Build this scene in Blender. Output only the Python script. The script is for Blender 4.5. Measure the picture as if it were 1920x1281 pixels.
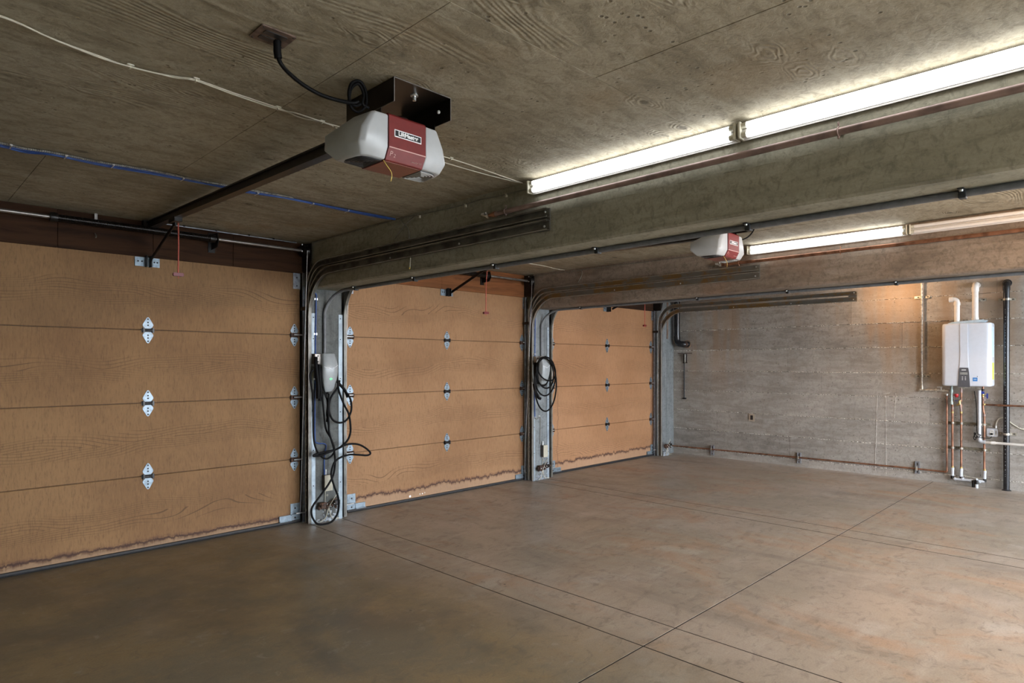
import bpy, math, random
from mathutils import Vector, Matrix, noise

# ------------------------------------------------------------------ camera, sky, light, exposure
scene = bpy.context.scene
for o in list(bpy.data.objects):
    bpy.data.objects.remove(o, do_unlink=True)
COL = scene.collection

cam_data = bpy.data.cameras.new('camera')
cam = bpy.data.objects.new('camera', cam_data)
COL.objects.link(cam)
YAW = math.atan2(1179.0, 1189.0)                 # from the view direction to +X (along the doors)
cam.location = (0, 0, 1.35)
cam.rotation_euler = (math.pi / 2, 0, -(math.pi / 2 - YAW))
cam_data.sensor_width = 36.0
cam_data.lens = 1189.0 / 1920 * 36.0
cam_data.shift_y = 41.5 / 1920
cam_data.clip_start = 0.02
scene.camera = cam

world = bpy.data.worlds.new('overcast_sky')
scene.world = world
world.use_nodes = True
bg = world.node_tree.nodes['Background']
bg.inputs[0].default_value = (0.80, 0.89, 1.0, 1)
bg.inputs[1].default_value = SKY = 17.0

scene.view_settings.view_transform = 'Standard'
scene.view_settings.look = 'None'
scene.view_settings.gamma = 1.0
scene.view_settings.use_curve_mapping = False
scene.view_settings.exposure = 0.12

def lamp(name, kind, loc, energy, color, size=0.1, rot=None, size_y=None, portal=False):
    d = bpy.data.lights.new(name, kind)
    o = bpy.data.objects.new(name, d)
    COL.objects.link(o)
    o.location = loc
    if rot: o.rotation_euler = rot
    d.energy = energy
    d.color = color
    if kind == 'AREA':
        d.size = size
        if size_y:
            d.shape = 'RECTANGLE'; d.size_y = size_y
        if portal: d.cycles.is_portal = True
    else:
        d.shadow_soft_size = size
    return o

# daylight comes in through the open rear of the middle and far bays
lamp('daylight_portal', 'AREA', (4.9, -3.0, 1.18), 1, (1, 1, 1), 7.2, (math.pi / 2, 0, math.pi), 2.3, True)
TUBE = 6.5          # fluorescent tube emission
WARM = (1.0, 0.62, 0.34)
FAR_BULB, MID_BULB, NEAR_FILL = 16.0, 105.0, 34.0

# ------------------------------------------------------------------ helpers
LOC = {}
SMALL = set('screw bolt slot staple cable_mount cable_tie clip cable_staple wall_clip_bits pipe_print button fitting wire_tail sensor_wire lip cable_strands'.split())
def origin(o):
    return LOC.get(o.name, Vector((0, 0, 0))) if o else Vector((0, 0, 0))

def tag(o, label=None, cat=None, group=None, kind=None):
    if label: o['label'] = label
    if cat: o['category'] = cat
    if group: o['group'] = group
    if kind: o['kind'] = kind
    return o

def thing(name, loc, label, cat, group=None, kind=None):
    o = bpy.data.objects.new(name, None)
    COL.objects.link(o)
    o.empty_display_size = 0.1
    o.location = loc
    LOC[o.name] = Vector(loc)
    return tag(o, label, cat, group, kind)

class MB:
    """collects shapes in world coordinates; build() links them as one mesh object"""
    def __init__(s):
        s.v, s.f, s.sm = [], [], []
    def add(s, vs, fs, smooth=False):
        n = len(s.v)
        s.v += [tuple(v) for v in vs]
        s.f += [tuple(i + n for i in f) for f in fs]
        s.sm += [smooth] * len(fs)
        return s
    def box(s, x0, x1, y0, y1, z0, z1):
        v = [(x, y, z) for x in (x0, x1) for y in (y0, y1) for z in (z0, z1)]
        f = [(0, 1, 3, 2), (4, 6, 7, 5), (0, 4, 5, 1), (2, 3, 7, 6), (0, 2, 6, 4), (1, 5, 7, 3)]
        return s.add(v, f)
    def cbox(s, c, d):
        return s.box(c[0]-d[0]/2, c[0]+d[0]/2, c[1]-d[1]/2, c[1]+d[1]/2, c[2]-d[2]/2, c[2]+d[2]/2)
    def rbox(s, x0, x1, y0, y1, z0, z1, b, axis='y'):
        """box whose outline, seen along axis, has chamfered corners of size b"""
        if axis == 'y':
            p = [(x0+b, z0), (x1-b, z0), (x1, z0+b), (x1, z1-b), (x1-b, z1), (x0+b, z1), (x0, z1-b), (x0, z0+b)]
            return s.prism(p, 'y', y0, y1)
        if axis == 'x':
            p = [(y0+b, z0), (y1-b, z0), (y1, z0+b), (y1, z1-b), (y1-b, z1), (y0+b, z1), (y0, z1-b), (y0, z0+b)]
            return s.prism(p, 'x', x0, x1)
        p = [(x0+b, y0), (x1-b, y0), (x1, y0+b), (x1, y1-b), (x1-b, y1), (x0+b, y1), (x0, y1-b), (x0, y0+b)]
        return s.prism(p, 'z', z0, z1)
    def prism(s, poly, axis, a, b, smooth=False):
        def P(p, t):
            return {'x': (t, p[0], p[1]), 'y': (p[0], t, p[1]), 'z': (p[0], p[1], t)}[axis]
        n = len(poly)
        v = [P(p, a) for p in poly] + [P(p, b) for p in poly]
        f = [tuple(range(n)), tuple(range(2*n-1, n-1, -1))]
        s.add(v, f)
        s.add(v, [(i, i+n, (i+1) % n + n, (i+1) % n) for i in range(n)], smooth)
        return s
    def sweep(s, pts, prof, closed_ends=True, smooth=False, up=None):
        """sweep a closed 2-D profile along a 3-D polyline (parallel transport)"""
        pts = [Vector(p) for p in pts]
        T = []
        for i in range(len(pts)):
            a = pts[max(i-1, 0)]; b = pts[min(i+1, len(pts)-1)]
            T.append((b-a).normalized() if (b-a).length > 1e-9 else Vector((0, 0, 1)))
        ref = Vector(up) if up else (Vector((0, 0, 1)) if abs(T[0].z) < 0.9 else Vector((1, 0, 0)))
        n = (ref - T[0]*ref.dot(T[0])).normalized()
        vs = []
        m = len(prof)
        for i, p in enumerate(pts):
            if i:
                n = (n - T[i]*n.dot(T[i]))
                n = n.normalized() if n.length > 1e-6 else T[i].orthogonal().normalized()
            b = T[i].cross(n)
            vs += [p + n*q[0] + b*q[1] for q in prof]
        fs = []
        for i in range(len(pts)-1):
            for j in range(m):
                k = (j+1) % m
                fs.append((i*m+j, i*m+k, (i+1)*m+k, (i+1)*m+j))
        s.add(vs, fs, smooth)
        if closed_ends:
            e = (len(pts)-1)*m
            s.add(vs, [tuple(range(m-1, -1, -1)), tuple(range(e, e+m))])
        return s
    def tube(s, pts, r, seg=10, curve=False, n=6):
        if curve: pts = spline(pts, n)
        prof = [(r*math.cos(2*math.pi*i/seg), r*math.sin(2*math.pi*i/seg)) for i in range(seg)]
        return s.sweep(pts, prof, True, True)
    def rod(s, a, b, r, seg=14):
        return s.tube([a, b], r, seg)
    def ring(s, c, R, r, axis='x', seg=20, a0=0, a1=2*math.pi):
        pts = []
        for i in range(seg+1):
            t = a0 + (a1-a0)*i/seg
            u, w = R*math.cos(t), R*math.sin(t)
            pts.append({'x': (c[0], c[1]+u, c[2]+w), 'y': (c[0]+u, c[1], c[2]+w), 'z': (c[0]+u, c[1]+w, c[2])}[axis])
        return s.tube(pts, r, 8)
    def lathe(s, c, prof, axis='z', seg=20):
        vs, fs = [], []
        m = len(prof)
        for i in range(seg):
            t = 2*math.pi*i/seg
            for (r, h) in prof:
                u, w = r*math.cos(t), r*math.sin(t)
                vs.append({'x': (c[0]+h, c[1]+u, c[2]+w), 'y': (c[0]+u, c[1]+h, c[2]+w), 'z': (c[0]+u, c[1]+w, c[2]+h)}[axis])
        for i in range(seg):
            k = (i+1) % seg
            for j in range(m-1):
                fs.append((i*m+j, k*m+j, k*m+j+1, i*m+j+1))
        return s.add(vs, fs, True)
    def build(s, name, mat, parent=None, label=None, cat=None, group=None, kind=None, bevel=0):
        o0 = origin(parent)
        me = bpy.data.meshes.new(name)
        me.from_pydata([(v[0]-o0.x, v[1]-o0.y, v[2]-o0.z) for v in s.v], [], s.f)
        me.polygons.foreach_set('use_smooth', s.sm)
        me.materials.append(mat)
        me.update()
        import bmesh
        bm = bmesh.new(); bm.from_mesh(me)
        bmesh.ops.recalc_face_normals(bm, faces=bm.faces)
        for e in bm.edges:
            if len(e.link_faces) == 2 and e.calc_face_angle(0) > (1.15 if all(f.smooth for f in e.link_faces) else 0.6): e.smooth = False
        bm.to_mesh(me); bm.free()
        o = bpy.data.objects.new(name, me)
        COL.objects.link(o)
        if parent: o.parent = parent
        LOC[o.name] = o0.copy()
        if kind is None and name in SMALL: kind = 'stuff'
        if bevel:
            b = o.modifiers.new('bevel', 'BEVEL'); b.width = bevel; b.segments = 2; b.limit_method = 'ANGLE'
        return tag(o, label, cat, group, kind)

def spline(pts, n=6):
    P = [Vector(p) for p in pts]
    P = [P[0]*2-P[1]] + P + [P[-1]*2-P[-2]]
    out = []
    for i in range(1, len(P)-2):
        for k in range(n):
            t = k/n
            a, b, c, d = P[i-1], P[i], P[i+1], P[i+2]
            out.append(0.5*((2*b)+(c-a)*t+(2*a-5*b+4*c-d)*t*t+(3*b-a-3*c+d)*t**3))
    out.append(P[-2])
    return out

def copy_at(o, delta, parent=None, **tags):
    """copy an object and its children; meshes are shared"""
    c = o.copy(); COL.objects.link(c)
    if parent is not None: c.parent = parent
    c.location = Vector(o.location) + Vector(delta)
    LOC[c.name] = origin(o) + Vector(delta)
    for ch in list(o.children):
        copy_kids(ch, c)
    tag(c, **tags)
    return c
def copy_kids(o, parent):
    c = o.copy(); COL.objects.link(c); c.parent = parent
    LOC[c.name] = origin(parent).copy()
    for ch in list(o.children): copy_kids(ch, c)

# ------------------------------------------------------------------ materials
class NT:
    def __init__(s, name):
        s.m = bpy.data.materials.new(name); s.m.use_nodes = True
        s.t = s.m.node_tree
        s.b = s.t.nodes['Principled BSDF']
        s.co = None
    def n(s, typ, **kw):
        x = s.t.nodes.new(typ)
        for k, v in kw.items(): setattr(x, k, v)
        return x
    def l(s, a, b): s.t.links.new(a, b)
    def coord(s, scale=(1, 1, 1), rot=(0, 0, 0), obj=True, loc=(0, 0, 0)):
        if not s.co: s.co = s.n('ShaderNodeNewGeometry')
        mp = s.n('ShaderNodeMapping')
        mp.inputs['Scale'].default_value = scale
        mp.inputs['Rotation'].default_value = rot
        mp.inputs['Location'].default_value = loc
        s.l(s.co.outputs['Position'], mp.inputs[0])
        return mp.outputs[0]
    def noise(s, scale, stretch=(1, 1, 1), detail=4, rough=0.55, dist=0, loc=(0, 0, 0)):
        x = s.n('ShaderNodeTexNoise')
        x.inputs['Scale'].default_value = scale
        x.inputs['Detail'].default_value = detail
        x.inputs['Roughness'].default_value = rough
        x.inputs['Distortion'].default_value = dist
        s.l(s.coord(stretch, loc=loc), x.inputs['Vector'])
        return x.outputs['Fac']
    def vor(s, scale, stretch=(1, 1, 1), feature='F1'):
        x = s.n('ShaderNodeTexVoronoi', feature=feature)
        x.inputs['Scale'].default_value = scale
        s.l(s.coord(stretch), x.inputs['Vector'])
        return x
    def map(s, val, a, b, c=0.0, d=1.0, smooth=True):
        x = s.n('ShaderNodeMapRange')
        if smooth: x.interpolation_type = 'SMOOTHSTEP'
        for i, q in zip((1, 2, 3, 4), (a, b, c, d)): x.inputs[i].default_value = q
        s.l(val, x.inputs[0])
        return x.outputs[0]
    def math(s, op, a, b=0.5, c=None):
        x = s.n('ShaderNodeMath', operation=op)
        for i, q in enumerate((a, b, c)):
            if q is None: continue
            if isinstance(q, (int, float)): x.inputs[i].default_value = q
            else: s.l(q, x.inputs[i])
        return x.outputs[0]
    def mix(s, fac, a, b, mode='MIX'):
        x = s.n('ShaderNodeMix', data_type='RGBA', blend_type=mode)
        for sock, q in ((x.inputs[0], fac), (x.inputs[6], a), (x.inputs[7], b)):
            if isinstance(q, (int, float)): sock.default_value = q
            elif isinstance(q, tuple): sock.default_value = q if len(q) == 4 else q + (1,)
            else: s.l(q, sock)
        return x.outputs[2]
    def bump(s, h, strength=0.3, dist=0.01, prev=None):
        x = s.n('ShaderNodeBump')
        x.inputs['Strength'].default_value = strength
        x.inputs['Distance'].default_value = dist
        s.l(h, x.inputs['Height'])
        if prev: s.l(prev, x.inputs['Normal'])
        s.l(x.outputs[0], s.b.inputs['Normal'])
        return x.outputs[0]
    def sep(s):
        if not s.co: s.co = s.n('ShaderNodeNewGeometry')
        x = s.n('ShaderNodeSeparateXYZ'); s.l(s.co.outputs['Position'], x.inputs[0])
        return x.outputs
    def rnd(s):
        return s.n('ShaderNodeObjectInfo').outputs['Random']
    def col(s, c): 
        if isinstance(c, tuple): s.b.inputs['Base Color'].default_value = c + (1,) if len(c) == 3 else c
        else: s.l(c, s.b.inputs['Base Color'])
    def rough(s, r):
        if isinstance(r, (int, float)): s.b.inputs['Roughness'].default_value = r
        else: s.l(r, s.b.inputs['Roughness'])

def plain(name, c, rough=0.5, metal=0.0, var=0.15, nscale=30, emit=None, bump=0.0, c2=None, spec=None):
    t = NT(name)
    f = t.noise(nscale, detail=3)
    d = c2 if c2 else tuple(q*(1-var*1.6) for q in c)
    t.col(t.mix(t.map(f, 0.35, 0.7), c, d))
    t.rough(rough)
    t.b.inputs['Metallic'].default_value = metal
    if spec is not None: t.b.inputs['Specular IOR Level'].default_value = spec
    if bump: t.bump(f, bump, 0.002)
    if emit:
        t.b.inputs['Emission Color'].default_value = emit[0] + (1,)
        t.b.inputs['Emission Strength'].default_value = emit[1]
    return t.m

def concrete(name, base, dark, light, grain=(1, 1, 1), pits=True, rough=0.85, bump=0.35, rust=None, flecks=False, knots=False, board=False):
    t = NT(name)
    a = t.noise(1.1, detail=6, rough=0.6)
    g = t.noise(7, grain, 6, 0.65, 0.6)
    fine = t.noise(90, detail=3)
    c = t.mix(t.map(a, 0.35, 0.68), base, dark)
    c = t.mix(t.math('MULTIPLY', t.map(g, 0.42, 0.72), 0.55), c, light)
    c = t.mix(t.math('MULTIPLY', t.map(g, 0.50, 0.30), 0.5), c, tuple(q*0.6 for q in dark))
    c = t.mix(t.map(fine, 0.3, 0.75, 0, 0.22), c, tuple(q*0.5 for q in dark))
    md = t.noise(24, (0.8, 1.2, 1), 6, 0.7, 0.8)
    c = t.mix(t.math('MULTIPLY', t.map(md, 0.54, 0.34), 0.5), c, tuple(q*0.5 for q in dark))
    h = t.math('MULTIPLY_ADD', g, 0.9, t.math('MULTIPLY_ADD', md, 0.7, t.math('MULTIPLY', fine, 0.25)))
    if pits:
        v = t.vor(24)
        sel = t.map(t.noise(5, detail=2), 0.48, 0.62)
        p = t.math('MULTIPLY', t.map(v.outputs['Distance'], 0.20, 0.08), sel)
        c = t.mix(t.math('MULTIPLY', p, 0.75), c, tuple(q*0.3 for q in dark))
        h = t.math('SUBTRACT', h, p)
    if knots:
        # swirls left by the grain of the plywood forms
        v = t.vor(3.3, (0.7, 1.25, 1.0))
        d = v.outputs['Distance']
        near = t.map(d, 0.36, 0.05)
        w = t.math('SINE', t.math('MULTIPLY', t.math('ADD', d, t.math('MULTIPLY', t.noise(9, grain, 2), 0.35)), 95.0))
        swirl = t.math('MULTIPLY', w, near)
        wv = t.math('SINE', t.math('MULTIPLY', t.noise(1.3, (0.45, 1.6, 1.0), 2, 0.4), 260.0))
        wv = t.math('MULTIPLY', wv, t.map(t.noise(0.9, loc=(3, 1, 0)), 0.45, 0.65))
        h = t.math('ADD', h, t.math('MULTIPLY', swirl, 0.35))
        h = t.math('ADD', h, t.math('MULTIPLY', wv, 0.22))
        c = t.mix(t.math('MULTIPLY', t.map(swirl, 0.1, 0.9), 0.22), c, tuple(q*0.5 for q in dark))
        c = t.mix(t.map(t.math('ADD', d, t.math('MULTIPLY', t.math('SUBTRACT', md, 0.5), 0.12)), 0.105, 0.045, 0, 0.8), c, tuple(q*0.35 for q in dark))
        c = t.mix(t.math('MULTIPLY', t.map(wv, 0.3, 1.0), 0.13), c, tuple(q*0.6 for q in dark))
    if flecks:
        v = t.vor(24, (0.5, 1.3, 1.0))
        sel = t.map(t.noise(7, detail=1, loc=(5, 2, 1)), 0.56, 0.64)
        p = t.math('MULTIPLY', t.map(v.outputs['Distance'], 0.10, 0.05), sel)
        c = t.mix(p, c, (0.42, 0.34, 0.20))
    if rust:
        s_ = t.math('MULTIPLY', t.map(t.noise(*rust[1:3], 3), rust[3], rust[3]+0.16), rust[4])
        if len(rust) > 5:
            s_ = t.math('MULTIPLY', s_, t.map(t.sep()[2], rust[5], rust[6]))
        c = t.mix(s_, c, rust[0])
    if board:
        r = t.rnd()
        c = t.mix(0.35, c, t.mix(r, tuple(q*0.62 for q in base), tuple(q*1.18 for q in base)), 'MIX')
    t.col(c)
    t.rough(rough)
    t.bump(h, bump, 0.012)
    return t.m

M = {}
M['ceiling'] = concrete('ceiling_concrete', (0.39, 0.345, 0.25), (0.27, 0.23, 0.155), (0.46, 0.415, 0.32), (0.6, 1.7, 1), True, 0.85, 0.45,
                        ((0.24, 0.16, 0.07), 1.6, (1, 1, 1), 0.56, 0.35), True, True)
M['beam'] = concrete('beam_concrete', (0.33, 0.315, 0.24), (0.24, 0.225, 0.165), (0.40, 0.38, 0.30), (1, 0.45, 2.2), False, 0.85, 0.30)
M['beam2'] = concrete('warm_lit_beam_concrete', (0.285, 0.235, 0.185), (0.195, 0.152, 0.115), (0.36, 0.31, 0.26), (1, 0.45, 2.2), False, 0.85, 0.30,  # warm lamp light on the second beam is put into its brown
                      ((0.24, 0.13, 0.07), 1.4, (1, 1, 1), 0.5, 0.4))
M['wall'] = concrete('board_formed_concrete', (0.385, 0.35, 0.31), (0.20, 0.178, 0.155), (0.50, 0.475, 0.44), (1, 0.45, 2.0), True, 0.9, 0.55,
                     ((0.30, 0.17, 0.075), 2.6, (1, 1.0, 0.12), 0.44, 0.75, 0.7, 1.7), False, False, True)
M['ridge'] = concrete('crusty_concrete_lip', (0.78, 0.74, 0.68), (0.62, 0.57, 0.51), (0.85, 0.82, 0.77), (1, 1, 1), False, 0.9, 0.4)
M['pillar'] = concrete('pillar_concrete', (0.11, 0.115, 0.108), (0.07, 0.075, 0.07), (0.15, 0.16, 0.158), (3, 3, 0.25), False, 0.75, 0.2)
M['pillar_pale'] = concrete('pale_pillar_concrete', (0.21, 0.23, 0.235), (0.14, 0.155, 0.158), (0.27, 0.29, 0.30), (3, 3, 0.2), False, 0.7, 0.15)
M['floor_gap'] = plain('joint_dirt', (0.014, 0.010, 0.008), 0.95)
M['outside'] = plain('driveway_concrete', (0.40, 0.38, 0.35), 0.9, nscale=3)

def floor_mat():
    t = NT('sealed_floor_concrete')
    a = t.noise(0.55, detail=6, rough=0.6)
    b = t.noise(1.7, (1, 0.6, 1), 6, 0.65, 1.0)
    st = t.noise(6, (0.35, 1.6, 1), 5, 0.6, 0.5)
    fine = t.noise(120, detail=2)
    c = t.mix(t.map(a, 0.36, 0.64), (0.39, 0.325, 0.265), (0.32, 0.275, 0.215))
    c = t.mix(t.map(b, 0.50, 0.68, 0, 0.6), c, (0.42, 0.265, 0.165))
    c = t.mix(t.map(t.noise(2.3, detail=5, loc=(4, 7, 0)), 0.58, 0.70, 0, 0.40), c, (0.50, 0.48, 0.44))
    c = t.mix(t.map(t.noise(1.5, (1.5, 0.35, 1), 6, 0.65, 0.6, (9, 3, 0)), 0.50, 0.70, 0, 0.6), c, (0.20, 0.17, 0.14))
    c = t.mix(t.map(st, 0.50, 0.75, 0, 0.3), c, (0.52, 0.47, 0.41))
    c = t.mix(t.map(st, 0.45, 0.28, 0, 0.3), c, (0.20, 0.165, 0.13))
    # dimmer, more olive light of the near-left bay, painted into the colour
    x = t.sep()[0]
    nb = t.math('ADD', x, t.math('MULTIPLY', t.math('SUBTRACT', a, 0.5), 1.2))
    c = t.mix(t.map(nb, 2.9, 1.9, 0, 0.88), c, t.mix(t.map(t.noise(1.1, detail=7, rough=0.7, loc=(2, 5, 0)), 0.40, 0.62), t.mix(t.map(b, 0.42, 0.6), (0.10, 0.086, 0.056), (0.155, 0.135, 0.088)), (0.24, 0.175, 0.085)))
    m1 = t.noise(11, (0.8, 1.2, 1), 6, 0.72, 1.2)
    c = t.mix(t.map(t.noise(3.1, detail=6, rough=0.75, loc=(7, 1, 0)), 0.60, 0.68, 0, 0.35), c, (0.30, 0.30, 0.27))
    c = t.mix(t.map(m1, 0.50, 0.32, 0, 0.5), c, (0.13, 0.108, 0.085))
    c = t.mix(t.map(m1, 0.56, 0.76, 0, 0.30), c, (0.50, 0.45, 0.39))
    c = t.mix(t.map(fine, 0.3, 0.8, 0, 0.25), c, (0.08, 0.07, 0.055))
    c = t.mix(t.map(t.math('ADD', x, t.math('MULTIPLY', m1, 0.25)), 8.45, 8.62, 0, 0.45), c, (0.50, 0.48, 0.45))
    v = t.vor(9)
    sel = t.map(t.noise(3, detail=1, loc=(1, 1, 0)), 0.60, 0.63)
    p = t.math('MULTIPLY', t.map(v.outputs['Distance'], 0.09, 0.05), sel)
    c = t.mix(t.math('MULTIPLY', p, 0.8), c, (0.04, 0.03, 0.025))
    t.col(c)
    t.rough(t.map(b, 0.3, 0.7, 0.30, 0.58))
    t.bump(t.math('ADD', t.math('MULTIPLY', st, 0.5), t.math('MULTIPLY', fine, 0.2)), 0.10, 0.004)
    return t.m
M['floor'] = floor_mat()

def door_mat(name, base, dark, line, amp, side):
    """rough-sawn plywood: fine upright saw marks, flame grain along each section, a water line near the floor"""
    t = NT(name)
    X, Y, Z = t.sep()
    kerf = t.noise(95, (1.5, 1, 0.22), 4, 0.7)
    a = t.noise(1.3, detail=5)
    c = t.mix(t.map(a, 0.35, 0.7), base, dark)
    c = t.mix(t.map(kerf, 0.48, 0.72, 0, 0.55), c, tuple(q*0.55 for q in dark))
    c = t.mix(t.map(kerf, 0.45, 0.25, 0, 0.32), c, tuple(min(1, q*1.35) for q in base))
    # flame grain around the middle of every section
    zl = t.math('FRACT', t.math('DIVIDE', t.math('SUBTRACT', Z, 0.012), 0.527))
    mid = t.math('ABSOLUTE', t.math('SUBTRACT', zl, t.math('ADD', 0.48, t.math('MULTIPLY', t.math('SUBTRACT', t.noise(0.8, (1, 1, 0.2), 2), 0.5), 0.5))))
    gr = t.math('ADD', t.math('MULTIPLY', mid, 3.4), t.math('MULTIPLY', t.noise(1.5, (0.55, 1, 1.6), 2, 0.4), 2.6))
    ln = t.math('ABSOLUTE', t.math('SINE', t.math('MULTIPLY', gr, 27.0)))
    flame = t.math('MULTIPLY', t.map(ln, 0.34, 0.05), t.map(mid, 0.19, 0.11))
    flame = t.math('MULTIPLY', flame, t.map(t.noise(1.2, detail=2, loc=(2, 0, 5)), 0.32, 0.45))
    c = t.mix(t.math('MULTIPLY', flame, 0.75), c, tuple(q*0.4 for q in dark))
    # wandering brown water line
    n1 = t.noise(2.2, (1, 1, 0.0), 2, 0.6)
    n2 = t.noise(9, (1, 1, 0.06), 4, 0.75, 1.5)
    hgt = t.math('ADD', line, t.math('ADD', t.math('MULTIPLY', t.math('SUBTRACT', n1, 0.5), amp), t.math('MULTIPLY', t.math('SUBTRACT', n2, 0.5), amp*1.7)))
    d = t.math('SUBTRACT', Z, hgt)
    ad = t.math('ABSOLUTE', d)
    below = t.map(d, 0.004, -0.02)
    c = t.mix(t.math('MULTIPLY', below, 0.30), c, (0.42, 0.31, 0.22))
    wide = t.math('MULTIPLY', t.map(ad, 0.034, 0.005, 0, 0.95), t.map(t.noise(14, (1, 1, 2), 4, 0.8), 0.35, 0.6))
    thin = t.map(ad, 0.011, 0.004, 0, 0.8)
    c = t.mix(wide, c, (0.10, 0.045, 0.025))
    c = t.mix(thin, c, (0.045, 0.02, 0.014))
    if side is not None:
        # the same kind of stain climbing the edge nearest the post
        for sx, sg in side:
            n3 = t.noise(5, (0, 0, 1), 3, 0.7)
            e = t.math('ABSOLUTE', t.math('SUBTRACT', t.math('MULTIPLY', t.math('SUBTRACT', X, sx), sg), t.math('MULTIPLY', n3, 0.12)))
            c = t.mix(t.math('MULTIPLY', t.map(e, 0.014, 0.002, 0, 0.6), t.map(Z, 1.6, 1.0)), c, (0.17, 0.085, 0.05))
    t.col(c); t.rough(0.8)
    t.bump(t.math('SUBTRACT', t.math('MULTIPLY', kerf, 0.5), t.math('MULTIPLY', flame, 0.5)), 0.45, 0.004)
    return t.m
M['door1'] = door_mat('near_door_plywood', (0.25, 0.136, 0.056), (0.18, 0.092, 0.036), 0.062, 0.035, None)
M['door2'] = door_mat('middle_door_plywood', (0.31, 0.168, 0.078), (0.245, 0.126, 0.055), 0.115, 0.07, [(5.37, -1)])
M['door3'] = door_mat('far_door_plywood', (0.37, 0.192, 0.092), (0.31, 0.153, 0.068), 0.130, 0.075, [(5.88, 1), (8.10, -1)])

def wood(name, base, dark):
    t = NT(name)
    g = t.noise(5, (0.35, 1, 3.5), 6, 0.65, 0.8)
    c = t.mix(t.map(g, 0.35, 0.7), base, dark)
    t.col(c); t.rough(0.85); t.b.inputs['Specular IOR Level'].default_value = 0.2; t.bump(g, 0.25, 0.004)
    return t.m
M['header1'] = wood('dark_brown_header_wood', (0.050, 0.022, 0.010), (0.020, 0.009, 0.005))  # darker brown than the middle header
M['header2'] = wood('brown_header_wood', (0.22, 0.085, 0.03), (0.13, 0.05, 0.02))

M['galv'] = plain('galvanised_steel', (0.36, 0.38, 0.42), 0.42, 0.6, 0.25, 25)
M['hinge'] = plain('bright_zinc_plate', (0.24, 0.295, 0.34), 0.42, 0.45, 0.2, 40)
M['galv_strip'] = plain('zinc_angle_strip', (0.36, 0.43, 0.48), 0.5, 0.3, 0.2, 12)
M['track'] = plain('dull_track_steel', (0.17, 0.162, 0.14), 0.42, 0.35, 0.4, 8)
def rusty_track():
    t = NT('rust_blotched_track_steel')
    m_ = t.math('MULTIPLY', t.map(t.noise(5.0, detail=5, rough=0.7), 0.46, 0.58), t.map(t.sep()[2], 1.85, 2.02))
    t.col(t.mix(t.math('MULTIPLY', m_, 0.85), t.mix(t.noise(8), (0.13, 0.118, 0.10), (0.19, 0.18, 0.155)), (0.22, 0.12, 0.03)))
    t.rough(0.45); t.b.inputs['Metallic'].default_value = 0.3
    return t.m
M['track_rust'] = rusty_track()
M['lip'] = plain('track_lip_highlight', (0.48, 0.46, 0.42), 0.35, 0.5, 0.3, 12)  # pale colour stands in for the highlight along the track edges
M['black'] = plain('black_oiled_steel', (0.018, 0.016, 0.015), 0.35, 0.4, 0.3)
M['bracket'] = plain('dark_bronze_bracket_steel', (0.022, 0.016, 0.012), 0.32, 0.3, 0.4, 8)
M['rubber'] = plain('black_cable_rubber', (0.004, 0.004, 0.0045), 0.55, 0, 0.2, spec=0.12)
M['seal'] = plain('black_rubber_seal', (0.02, 0.02, 0.022), 0.6, 0, 0.2)
M['bolt'] = plain('bolt_zinc', (0.72, 0.74, 0.74), 0.3, 0.8, 0.1)
M['grey_pipe'] = plain('grey_conduit_plastic', (0.16, 0.167, 0.175), 0.5, 0, 0.15)
M['clamp'] = plain('dark_clamp_steel', (0.05, 0.055, 0.06), 0.4, 0.5, 0.2)
M['copper_old'] = plain('aged_copper', (0.33, 0.235, 0.21), 0.42, 0.35, 0.3, 10)
M['copper'] = plain('copper', (0.34, 0.165, 0.10), 0.38, 0.6, 0.35, 14)
M['brass'] = plain('brass', (0.62, 0.44, 0.16), 0.32, 0.8, 0.2)
M['channel'] = plain('white_fixture_enamel', (0.74, 0.72, 0.70), 0.45, 0, 0.05)
M['tube_lit'] = plain('lit_fluorescent_tube', (0.9, 0.9, 0.9), 0.3, 0, 0.02, emit=((0.95, 0.98, 1.0), TUBE))
M['tube_off'] = plain('unlit_fluorescent_tube', (0.82, 0.80, 0.78), 0.2, 0, 0.03)
M['socket'] = plain('ivory_lampholder', (0.62, 0.60, 0.50), 0.45, 0, 0.2)
M['cable_white'] = plain('off_white_cable', (0.55, 0.52, 0.42), 0.5, 0, 0.1)
M['cable_grey'] = plain('grey_cable_sheath', (0.20, 0.19, 0.16), 0.5, 0, 0.2)
M['cable_blue'] = plain('blue_cable_sheath', (0.02, 0.07, 0.27), 0.45, 0, 0.2)
M['flex'] = plain('spiral_steel_conduit', (0.55, 0.56, 0.55), 0.35, 0.8, 0.3, 50)
M['op_white'] = plain('pale_grey_translucent_plastic', (0.42, 0.435, 0.44), 0.35, 0, 0.03)
M['op_red'] = plain('dark_red_plastic', (0.17, 0.018, 0.017), 0.4, 0, 0.1)
M['op_red_under'] = plain('brown_red_plastic_underside', (0.20, 0.055, 0.035), 0.4, 0, 0.1)
M['op_line'] = plain('pink_trim_plastic', (0.60, 0.36, 0.33), 0.4, 0, 0.02)
M['louver'] = plain('smoked_louver_plastic', (0.035, 0.035, 0.038), 0.3, 0, 0.15)
M['louver_light'] = plain('pale_louver_plastic', (0.42, 0.42, 0.41), 0.3, 0, 0.05)
M['print_white'] = plain('white_print', (0.82, 0.82, 0.82), 0.5, 0, 0.0)
M['print_dark'] = plain('black_print', (0.01, 0.012, 0.014), 0.5, 0, 0.0)
M['print_red'] = plain('pale_print_on_red', (0.50, 0.30, 0.27), 0.5, 0, 0.0)
M['cord_red'] = plain('red_pull_cord', (0.50, 0.10, 0.07), 0.7, 0, 0.1)
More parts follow.
